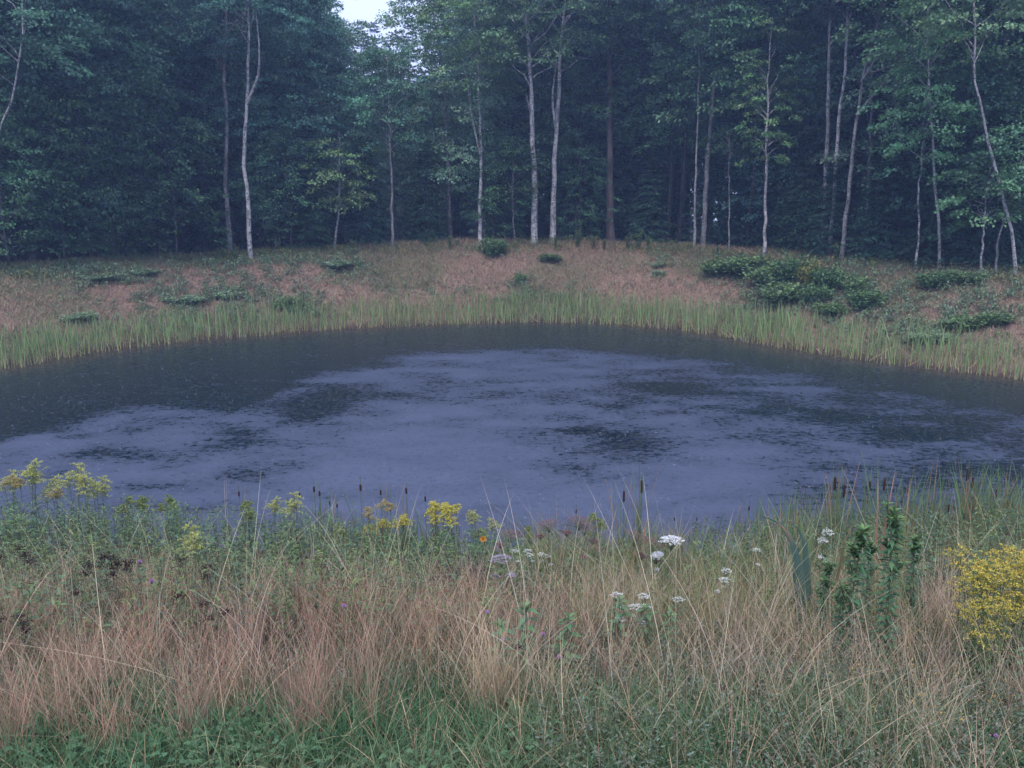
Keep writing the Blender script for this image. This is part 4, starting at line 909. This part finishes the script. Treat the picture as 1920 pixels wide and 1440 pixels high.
def umbel_meshes(seed, col, R=.075, H=.6, nray=22, dome=.25, leafc=(.11, .18, .09), side=1, fl=.006, leafW=.03):
    r = np.random.default_rng(seed); gs, gl, fs = Geo(), Geo(), []
    P, st, lv = leafy_stem(r, H, 14, .11, leafW, leafc, .08, .0035, up=.5)
    gs.add(*st); gl.add(*lv)
    heads = [(P[-1], R)] + [(P[-2] + np.array([math.cos(a) * R * 1.1, math.sin(a) * R * 1.1, -.01]), R * .45) for a in U(0, 6.28, side, r)]
    for c, Rr in heads:
        if Rr < R: V, Q_ = tubes(np.stack([P[-3], (P[-3] + c) / 2 + [0, 0, -.01], c - [0, 0, .03]]), np.array([.002, .002, .0015]), 3); gs.add(V, Q_, st[2])
        root = c + [0, 0, -Rr * .9]
        a = np.arange(nray) * 2.4; q = np.sqrt((np.arange(nray) + .5) / nray) * Rr * U(.9, 1.08, nray, r)
        E = c + np.stack([np.cos(a) * q, np.sin(a) * q, dome * Rr * (1 - (q / Rr) ** 2) + r.normal(0, .003, nray)], 1)
        T = root[None, None] * (1 - np.linspace(0, 1, 3)[None, :, None]) + E[:, None] * np.linspace(0, 1, 3)[None, :, None]
        V, Q_ = tubes(T, np.full((nray, 3), .0009), 3); gs.add(V, Q_, st[2])
        m = 16; F = (E[:, None] + r.normal(0, 1, (nray, m, 3)) * [Rr * .085, Rr * .085, .0022]).reshape(-1, 3)
        gf = Geo(); fs.append(gf); gf.add(*leaves(F, rdir(len(F), r) * [1, 1, .3], rdir(len(F), r) * .4 + [0, 0, 1], fl, fl * .9, jit(col, len(F), .15, r, .03)))
    return gs.mesh('umbel_stem', M_PLANT), gl.mesh('umbel_leaves', M_PLANT), [f.mesh('umbel_flowers', M_FLOWER) for f in fs]
WU = umbel_meshes(1100, (.74, .74, .74), .085, .6, 34, side=2, fl=.009); WS = [umbel_meshes(1101 + i, (.68, .70, .64), .05, .45, 16, side=1, fl=.007, leafW=.04) for i in range(3)]
BU = [umbel_meshes(1110 + i, (.19, .115, .10), .085, .6, 24, .12, (.12, .18, .08), 1, .008, .022) for i in range(2)]
for px, py, Y, v, H, lb in [
 (1252, 1012, 5.6, WU, .6, 'largest white flat flower head, right of the two tall cattails'),
 (1226, 1038, 5.5, WS[0], .45, 'small white flower head just left below the largest one'),
 (1370, 1068, 5.2, WS[1], .45, 'wide flat white flower head right below the largest one'),
 (1361, 1080, 5.0, WS[2], .45, 'small white flower head under the wide flat one'),
 (1424, 1030, 6.0, WS[0], .45, 'thin white flower head nearest to the blue green blades'),
 (1150, 1107, 4.5, WS[1], .45, 'white flower head, leftmost over the broad leaved green plant'),
 (1212, 1116, 4.5, WS[2], .45, 'white flower head, middle over the broad leaved green plant'),
 (1268, 1122, 4.5, WS[0], .45, 'white flower head, rightmost over the broad leaved green plant'),
 (1180, 1132, 4.4, WS[1], .45, 'tiny white flower head under the leftmost one, left of a pair'),
 (1196, 1132, 4.4, WS[2], .45, 'tiny white flower head under the leftmost one, right of a pair'),
 (1157, 1158, 4.3, WS[0], .45, 'lowest pale flower head on the broad leaved green plant'),
 (1558, 998, 5.0, WS[1], .45, 'white flower head beside the left leafy green plant'),
 (1548, 1012, 5.0, WS[2], .45, 'white flower head drooping left of the left leafy green plant'),
 (970, 1030, 6.6, WS[0], .45, 'small white blossom left in the pale group under the brown seed heads'),
 (984, 1028, 6.6, WS[1], .45, 'small white blossom second from left in the pale group'),
 (998, 1038, 6.5, WS[2], .45, 'small white blossom in the middle of the pale group'),
 (1012, 1034, 6.5, WS[0], .45, 'small white blossom right of the middle in the pale group'),
 (1024, 1036, 6.5, WS[1], .45, 'small white blossom at the right end of the pale group'),
]: put_plant('white_umbel', [('stem', v[0]), ('leaves', v[1])] + [('flower_head', q) for q in v[2]], px, py, H, lb, 'wildflower', 'white umbels', Y=Y, wmax=1.0 if v is WU else .75)
for px, py, Y, tilt, lb in [
 (1063, 966, 6.4, (0, .1), 'brown flat seed head standing highest against the water'),
 (1035, 974, 6.5, (0, -.1), 'small brown seed head left of the highest one'),
 (1088, 984, 6.4, (0, .15), 'small brown seed head right below the highest one'),
 (937, 992, 6.0, (0, .1), 'wide brown domed seed head right of the orange flower'),
 (1085, 1018, 6.0, (0, .2), 'brown flat seed head under the highest one'),
 (1150, 996, 5.6, (0, .35), 'brown seed head tilted to the right, near the left tall cattail'),
 (1178, 1006, 5.6, (0, .4), 'lower right brown seed head of the tilted pair'),
 (950, 1024, 6.2, (0, -.1), 'faint pinkish seed head under the wide domed one'),
]:
    v = BU[px % 2]; put_plant('seed_head_plant', [('stem', v[0]), ('leaves', v[1])] + [('flower_head', q) for q in v[2]], px, py, .6, lb, 'dried flower', 'brown flat seed heads', Y=Y, tilt=tilt, rz=0)
v = umbel_meshes(1120, (.34, .29, .37), .09, .5, 26, .3, (.10, .13, .09), 2, .010)
put_plant('lilac_aster', [('stem', v[0]), ('leaves', v[1])] + [('flower_head', q) for q in v[2]], 942, 1048, .5, 'pale lilac flower cluster over the dark twigs in the middle', 'wildflower', None, Y=5.6)

def head_meshes(seed, col, H=.45, R=.013, kind='knap', n=1, sc=(.14, .16, .08), lf=10):
    r = np.random.default_rng(seed); gs, gl, gf = Geo(), Geo(), Geo()
    for q in range(n):
        h = H * (1 if q == 0 else r.uniform(.75, .95)); off = np.array([r.normal(0, .03), r.normal(0, .03), 0]) * (q > 0)
        P, st, lv = leafy_stem(r, h, lf, .07, .014, (.10, .15, .08), .15, .0022, stem=sc)
        gs.add(st[0] + off, st[1], st[2]); gl.add(lv[0] + off, lv[1], lv[2]); top = P[-1] + off
        if kind == 'knap':
            m = 90; d = rdir(m, r); d[:, 2] = np.abs(d[:, 2]) - .15
            gf.add(*leaves(top + d * R * .3, d, rdir(m, r), R * U(.8, 1.1, m, r), R * .3, jit(col, m, .2, r)))
            t = np.array([top + [0, 0, -R * 1.1], top + [0, 0, -R * .5], top + [0, 0, R * .1]]); V, Q_ = tubes(t, np.array([.002, R * .6, R * .3]), 8); gf.add(V, Q_, (.08, .10, .05))
        else:
            m = 70; F = top + r.normal(0, 1, (m, 3)) * [R * .8, R * .8, R * .55]
            gf.add(*leaves(F, rdir(m, r), rdir(m, r), R * .7, R * .5, jit(col, m, .3, r)))
    return gs.mesh('flower_stem', M_PLANT), gl.mesh('flower_leaves', M_PLANT), gf.mesh('flower_head', M_FLOWER)
KN = [head_meshes(1200 + i, (.52, .30, .55)) for i in range(3)]
SD = [head_meshes(1210 + i, (.045, .025, .022), .5, .020, 'seed', 1, (.12, .08, .06), 4) for i in range(3)]
for px, py, Y, s, lb in [
 (1033, 1218, 3.5, 1, 'lilac thistle like blossom low in the middle, right of a brown twin head'),
 (1376, 1230, 3.9, 1, 'lilac blossom at the left end of the row right of the middle'), (1443, 1236, 3.8, 1, 'brightest lilac blossom in the row right of the middle'),
 (1477, 1234, 3.8, 1, 'lilac blossom right of the brightest one in the row'), (1498, 1244, 3.7, 1, 'faint lilac blossom at the right end of the row'),
 (1458, 1262, 3.6, 1, 'lilac blossom below the row right of the middle'), (1657, 1244, 3.8, 1, 'faint lilac blossom under the tall leafy green plant'),
 (1814, 1306, 3.3, 1, 'lone lilac blossom in the front right weeds'), (305, 1078, 4.6, 1, 'lilac blossom right of the dark seed heads at left'),
 (636, 1122, 4.3, 1, 'lilac blossom above the reddish grass left of the middle'), (925, 1134, 4.2, 1, 'small lilac blossom in the middle of the dry grass'),
 (948, 1203, 3.6, 1, 'lilac blossom in the middle above the front grass'), (252, 1044, 5.2, 1, 'lilac blossom beside the dark flat seed heads at left'),
 (1050, 1158, 4.0, 1, 'pale lilac blossom left of the broad leaved plant'), (1000, 1180, 3.8, 1, 'pale lilac blossom between middle and broad leaved plant'), (1888, 1382, 2.7, 1, 'pinkish blossom in the lower right corner')]:
    v = KN[px % 3]; put_plant('knapweed', [('stem', v[0]), ('leaves', v[1]), ('flower_head', v[2])], px, py, .45, lb, 'wildflower', 'lilac blossoms in the dry grass', Y=Y, wmax=1.0)
SDL = [(140, 1076, 4.8, 'leftmost in the big patch'), (168, 1043, 5.2, 'upper left in the big patch'), (180, 1062, 5.0, 'left of the dense knot'), (190, 1052, 5.1, 'top of the dense knot'), (196, 1066, 5.0, 'bottom of the dense knot'),
       (203, 1058, 5.0, 'right side of the dense knot'), (214, 1064, 5.0, 'first right of the dense knot'), (225, 1044, 5.2, 'upper right over the big patch'), (230, 1070, 4.9, 'lowest right in the big patch'), (248, 1056, 5.0, 'right end of the big patch'),
       (352, 1048, 5.1, 'under the lemon goldenrod, left'), (376, 1070, 4.9, 'under the lemon goldenrod, lower'), (396, 1050, 5.1, 'under the lemon goldenrod, right'), (164, 1098, 4.6, 'alone below the big patch'),
       (22, 1040, 5.2, 'upper left edge, second'), (34, 1032, 5.2, 'upper left edge, highest'), (42, 1044, 5.1, 'upper left edge, rightmost'), (8, 1044, 5.1, 'upper left edge, outermost'),
       (50, 1152, 4.1, 'lower left edge, second from right'), (34, 1156, 4.1, 'lower left edge, middle'), (8, 1160, 4.0, 'lower left edge, outermost'), (56, 1180, 3.9, 'lower left edge, lowest'), (22, 1176, 3.9, 'lower left edge, under the middle one'),
       (312, 1114, 4.4, 'in the dry grass below the goldenrod'), (385, 1134, 4.2, 'left of a pair in the dry grass'), (416, 1134, 4.2, 'right of a pair in the dry grass'), (402, 1160, 4.0, 'under the pair in the dry grass'),
       (1362, 1290, 3.3, 'in the brown weeds right of middle'), (1413, 1296, 3.3, 'in the brown weeds, second from left'), (1430, 1284, 3.4, 'in the brown weeds, third from left'), (1888, 1314, 3.2, 'by the yellow flowers at lower right'), (1850, 1372, 2.8, 'near the lower right corner')]
for px, py, Y, w in SDL:
    v = SD[px % 3]; put_plant('dark_seed_head', [('stem', v[0]), ('leaves', v[1]), ('seed_head', v[2])], px, py, .5, 'blackish dried seed head, ' + w, 'dried flower', 'blackish dried seed heads', Y=Y, wmax=1.3)
v = SD[0]; put_plant('dark_seed_head', [('stem', v[0]), ('leaves', v[1]), ('seed_head', v[2])], 990, 1203, .5, 'brown twin dried head left of the low lilac blossom', 'dried flower', None, Y=3.5, wmax=1.4)

# orange flower with open petals
r = np.random.default_rng(1300); gs, gl, gf, gc_ = Geo(), Geo(), Geo(), Geo(); P, st, lv = leafy_stem(r, .5, 10, .08, .02, (.10, .16, .07), .1, .003); gs.add(*st); gl.add(*lv)
a = np.arange(9) * 6.283 / 9; D = np.stack([np.cos(a), np.full(9, -.45), np.sin(a)], 1); gf.add(*leaves(np.repeat(P[-1:], 9, 0), D, np.tile([0, -1.0, .2], (9, 1)), .045, .020, jit((.75, .30, .03), 9, .1, r)))
V, Q_ = tubes(np.array([P[-1] + [0, .004, 0], P[-1] + [0, -.008, 0], P[-1] + [0, -.014, 0]]), np.array([.010, .010, .003]), 8); gc_.add(V, Q_, (.25, .12, .03))
put_plant('orange_flower', [('stem', gs.mesh('stem', M_PLANT)), ('leaves', gl.mesh('leaves', M_PLANT)), ('petals', [gf.mesh('petals', M_FLOWER), [('flower_centre', gc_.mesh('centre', M_FLOWER))]])], 898, 1004, .5, 'orange open flower standing against the water, centre of the shore', 'wildflower', None, rz=0, Y=7.0)

# tall leafy plants at the right, whorled leaves on thick stems
def tall_leafy(seed, H, nlf, L, W, col, tipc, tuft=60, side=5):
    r = np.random.default_rng(seed); gs, gl = Geo(), Geo()
    P, st, lv = leafy_stem(r, H, nlf, L, W, col, .05, .006, up=.12, droop=.1, z0=.03, taper=.35); gs.add(*st); gl.add(*lv)
    for q in range(side):
        z = H * r.uniform(.62, .92); a = r.uniform(0, 6.28); c = np.array([np.interp(z, P[:, 2], P[:, 0]), np.interp(z, P[:, 2], P[:, 1]), z])
        e = c + np.array([math.cos(a) * .06, math.sin(a) * .06, .09]); B = np.stack([c, (c + e) / 2 - [0, 0, .01], e]); V, Q_ = tubes(B, np.array([.003, .0025, .002]), 4); gs.add(V, Q_, st[2])
        m = 26; t = U(.2, 1.05, m, r)[:, None]; gl.add(*leaves(c * (1 - t) + e * t, rdir(m, r) * [1, 1, .5] + [0, 0, .5], rdir(m, r) * .4 + [0, 0, 1], L * .45, W * .6, jit(tipc, m, .2, r)))
    m = tuft; t = U(.86, 1.0, m, r); PP = np.stack([np.interp(t, np.linspace(0, 1, 6), P[:, i]) for i in range(3)], 1)
    gl.add(*leaves(PP, rdir(m, r) * [1, 1, .5] + [0, 0, .6], rdir(m, r) * .4 + [0, 0, 1], L * .5, W * .6, jit(tipc, m, .2, r)))
    return gs.mesh('leafy_stem', M_PLANT), gl.mesh('leafy_foliage', M_PLANT)
TL = [tall_leafy(1400 + i, .9, 170, .10, .028, (.085, .18, .085), (.13, .22, .08)) for i in range(3)]
for i, (px, py, Y, lb) in enumerate([(1688, 955, 4.05, 'tallest dark leafy stem right of the reddish cattail'), (1604, 984, 4.2, 'leafy green stem left of the tallest one'), (1575, 1090, 4.2, 'short bright leafy plant in front of the left leafy stem'),
                               (1546, 1048, 4.5, 'pale green leafy plant beside the blue green blades'), (1636, 1010, 4.9, 'light green leafy stem between the two dark leafy ones'), (1722, 1000, 5.0, 'light green leafy stem just right of the tallest one')]):
    v = TL[i % 3]; put_plant('leafy_plant', [('stem', v[0]), ('foliage', v[1])], px, py, .9, lb, 'plant', 'leafy green stems at right', Y=Y, wmax=1.0)
BR = [tall_leafy(1410 + i, .5, 34, .13, .042, (.10, .20, .09), (.12, .21, .08), 7, 0) for i in range(2)]
for i, (px, py, Y, lb) in enumerate([(1160, 1120, 4.3, 'broad leaved green plant under the small white flowers, left stem'), (1215, 1130, 4.3, 'broad leaved green plant under the small white flowers, middle stem'), (1258, 1140, 4.2, 'broad leaved green plant under the small white flowers, right stem'),
                               (980, 1130, 4.0, 'dark green arching weed left of the broad leaved plant'), (1060, 1150, 3.9, 'dark green weed close left of the broad leaved plant'), (935, 1160, 3.8, 'dark green weed in the middle of the dry grass'),
                               (535, 1065, 5.4, 'small bright weed between lemon goldenrod and central cluster'), (1925, 1190, 3.8, 'leafy weed at the right edge under the goldenrod clumps')]):
    v = BR[i % 2]; put_plant('broad_leaved_plant', [('stem', v[0]), ('foliage', v[1])], px, py, .5, lb, 'plant', 'broad leaved weeds', Y=Y, wmax=1.2)
# dark twiggy clump in the middle
v = bush_meshes(870, (.05, .05, .045), 30, 900, .05)
for px, py, w, lb in [(905, 1040, .55, 'dark brownish twiggy clump under the orange flower'), (835, 1052, .5, 'dark greyish twiggy clump left of the one under the orange flower')]:
    p = at_depth(px, py, 6.2); g0 = float(ground(p[0], p[1])); t = thing('twiggy_shrub', (p[0], p[1], g0 - .02), lb, 'shrub', None, px, (w, w, (p[2] - g0) / .75)); link('stems', v[0], t); link('foliage', v[1], t)

# blue green clump of wide blades bending left
def blade_clump(name, lines, Y, wid, cols, label, cat='cattail leaves'):
    base = at_depth(*lines[0][0], Y); g0 = float(ground(base[0], base[1])); B = np.array([base[0], base[1], g0]); t = thing(name, tuple(B), label, cat)
    for i, ln in enumerate(lines):
        pts = np.array([at_depth(p[0], p[1], Y + .05 * i - .08) for p in ln]) - B; pts[0, 2] = -.05; P = spline(pts, 14); P[:, 1] -= np.linspace(0, .12, 14) * (-1) ** i
        T = np.gradient(P, axis=0); S_ = np.cross(T, [0, 1.0, .35]); S_ /= np.linalg.norm(S_, axis=1, keepdims=True)
        tt = np.linspace(0, 1, 14); w = wid * (1 - .97 * tt ** 3) * (.75 + .25 * np.sin(tt * 3)) * .5
        N_ = np.cross(T, S_); N_ /= np.linalg.norm(N_, axis=1, keepdims=True)
        V = np.stack([P - S_ * w[:, None], P + N_ * (w * .35)[:, None], P + S_ * w[:, None]], 1).reshape(-1, 3)
        q = np.arange(13)[:, None] * 3; Q_ = np.concatenate([np.hstack([q, q + 1, q + 4, q + 3]), np.hstack([q + 1, q + 2, q + 5, q + 4])])
        c0, c1 = np.array(cols[i % len(cols)][0]), np.array(cols[i % len(cols)][1]); C = c0 + (c1 - c0) * smooth(.75, .95, tt)[:, None]
        link('leaf', mesh('blade', V, Q_, np.repeat(C, 3, 0), M_PLANT, True), t)
BG = ((.10, .17, .13), (.10, .17, .13)); BGt = ((.10, .17, .13), (.42, .26, .17)); YG = ((.14, .2, .09), (.15, .2, .09))
blade_clump('wide_leaf_clump', [[(1506, 1150), (1500, 1100), (1484, 1025), (1466, 985), (1442, 962)], [(1508, 1150), (1505, 1080), (1492, 1020), (1470, 990), (1432, 978)], [(1512, 1150), (1508, 1090), (1500, 1010), (1484, 975), (1474, 968)],
                                [(1510, 1150), (1520, 1080), (1530, 1020), (1536, 985)], [(1505, 1150), (1490, 1110), (1480, 1060), (1478, 1040)], [(1512, 1150), (1516, 1080), (1514, 1010), (1512, 975)]], 5.0, .062, [BGt, BG, BG, YG, BG, YG],
            'blue green clump of wide blades arching left, between white flowers and leafy stems')
blade_clump('split_leaf', [[(1648, 1010), (1655, 960), (1662, 900), (1666, 870)], [(1650, 1010), (1656, 950), (1659, 905)]], 6.2, .020, [((.36, .18, .11), (.72, .45, .36)), ((.3, .17, .1), (.6, .4, .3))], 'reddish dry leaf with a bright tip in the right cattail group', 'dry leaf')
blade_clump('bent_leaf', [[(1459, 1050), (1462, 1030), (1465, 1007)], [(1459, 1050), (1464, 1012), (1466, 1006), (1474, 1018)]], 5.6, .016, [((.45, .33, .26), (.7, .6, .58)), ((.45, .33, .26), (.7, .6, .58))], 'broken pinkish white leaf left of the blue green clump', 'dry leaf')
blade_clump('arching_leaf', [[(1560, 1080), (1572, 1010), (1582, 980), (1592, 965)]], 5.4, .026, [((.2, .16, .08), (.42, .22, .12))], 'orange brown leaning leaf above the left leafy stem', 'dry leaf')
blade_clump('dead_leaves', [[(1180, 1110), (1178, 1060), (1184, 1020)], [(1186, 1110), (1190, 1070), (1194, 1030)], [(1178, 1110), (1172, 1070), (1176, 1040)], [(1205, 1050), (1212, 1000), (1220, 978)]], 6.2, .018, [((.36, .2, .11), (.42, .24, .14))], 'rusty dead blades at the foot of the two tall cattails', 'dry leaf')
blade_clump('front_stalk', [[(1700, 1445), (1704, 1400), (1706, 1368)]], 2.3, .012, [((.07, .06, .045), (.09, .07, .05))], 'short dark stalk at the bottom edge right of the middle', 'stalk')
# little yellow flowers low at the right
r = np.random.default_rng(1500)
n = 420; x = U(1.6, 3.6, n, r); y = U(3.0, 4.6, n, r); g = Geo(); P = np.stack([x, y, ground(x, y) + U(.08, .24, n, r)], 1); k = r.random(n) < .35 + .65 * (fbm(x, y, 2, 160) > .52); P = P[k]; P = np.repeat(P, 3, 0) + r.normal(0, .006, (len(P) * 3, 3))
g.add(*leaves(P, rdir(len(P), r), rdir(len(P), r), .010, .007, jit((.62, .42, .09), len(P), .25, r))); stuff('yellow_blossoms', g, M_FLOWER, 'scattered tiny yellow blossoms in the front right weeds', 'wildflowers')

# splashes thrown up where the rain hits the pond
r = np.random.default_rng(1600); n = 4500; x = U(-15, 15, n, r); y = U(10, 30, n, r); k = (sdist(x, y) < -.8) & (np.abs(x) < .7 * y + 1); x, y = x[k], y[k]; n = len(x)
h = U(.005, .014, n, r); w = U(.005, .014, n, r) ; c = np.stack([x, y, 0 * x], 1)
V = np.stack([c + np.stack([w, 0 * w, 0 * w], 1), c + np.stack([0 * w, w, 0 * w], 1), c - np.stack([w, 0 * w, 0 * w], 1), c - np.stack([0 * w, w, 0 * w], 1), c + np.stack([0 * w, 0 * w, h], 1)], 1)
V[:, :4, 2] += .001; b = np.arange(n)[:, None] * 5; Q = np.concatenate([np.hstack([b + i, b + (i + 1) % 4, b + 4]) for i in range(4)])
m = mesh('rain_splashes', V.reshape(-1, 3), Q, (.20, .23, .29), mat_attr('splash_water', .15, .8)); props(link('rain_splashes', m), 'tiny splashes of falling rain on the pond', 'rain splashes', kind='stuff')

# ------------------------------------------------------------------ haze
def haze(lo, hi, dens, col):
    x0, y0, z0 = lo; x1, y1, z1 = hi
    V = [(x, y, z) for z in (z0, z1) for y in (y0, y1) for x in (x0, x1)]
    Q = [(0, 2, 3, 1), (4, 5, 7, 6), (0, 1, 5, 4), (2, 6, 7, 3), (0, 4, 6, 2), (1, 3, 7, 5)]
    m = bpy.data.materials.new('haze_air'); m.use_nodes = True; t = m.node_tree; t.nodes.clear()
    v = t.nodes.new('ShaderNodeVolumePrincipled'); v.inputs['Color'].default_value = (*col, 1); v.inputs['Density'].default_value = dens; v.inputs['Anisotropy'].default_value = 0.2
    o = t.nodes.new('ShaderNodeOutputMaterial'); t.links.new(v.outputs[0], o.inputs['Volume'])
    ob = link('haze', mesh('haze', V, Q, None, m)); ob.display_type = 'WIRE'; props(ob, 'thin bluish rain haze filling the air', 'haze', kind='stuff')
HAZE = 0.0026
if HAZE: haze((-245, -65, -3), (245, 245, 36), HAZE, (.40, .58, 1.0))

# labels of look-alikes told apart by their order from the left
from collections import defaultdict
_g = defaultdict(list)
for o in SC.objects:
    if o.parent is None and o.get('label'): _g[o['label']].append(o)
for lb, os_ in _g.items():
    if len(os_) > 1:
        os_.sort(key=lambda o: o.location.x / max(o.location.y, 1))
        wd = ['left one', 'right one'] if len(os_) == 2 else (['left one', 'middle one', 'right one'] if len(os_) == 3 else ['first', 'second', 'third', 'fourth', 'fifth', 'sixth', 'seventh', 'eighth', 'ninth', 'tenth', 'eleventh', 'twelfth'])
        for o, w in zip(os_, wd): o['label'] = lb + ', ' + (w if len(os_) < 4 else w + ' from left')
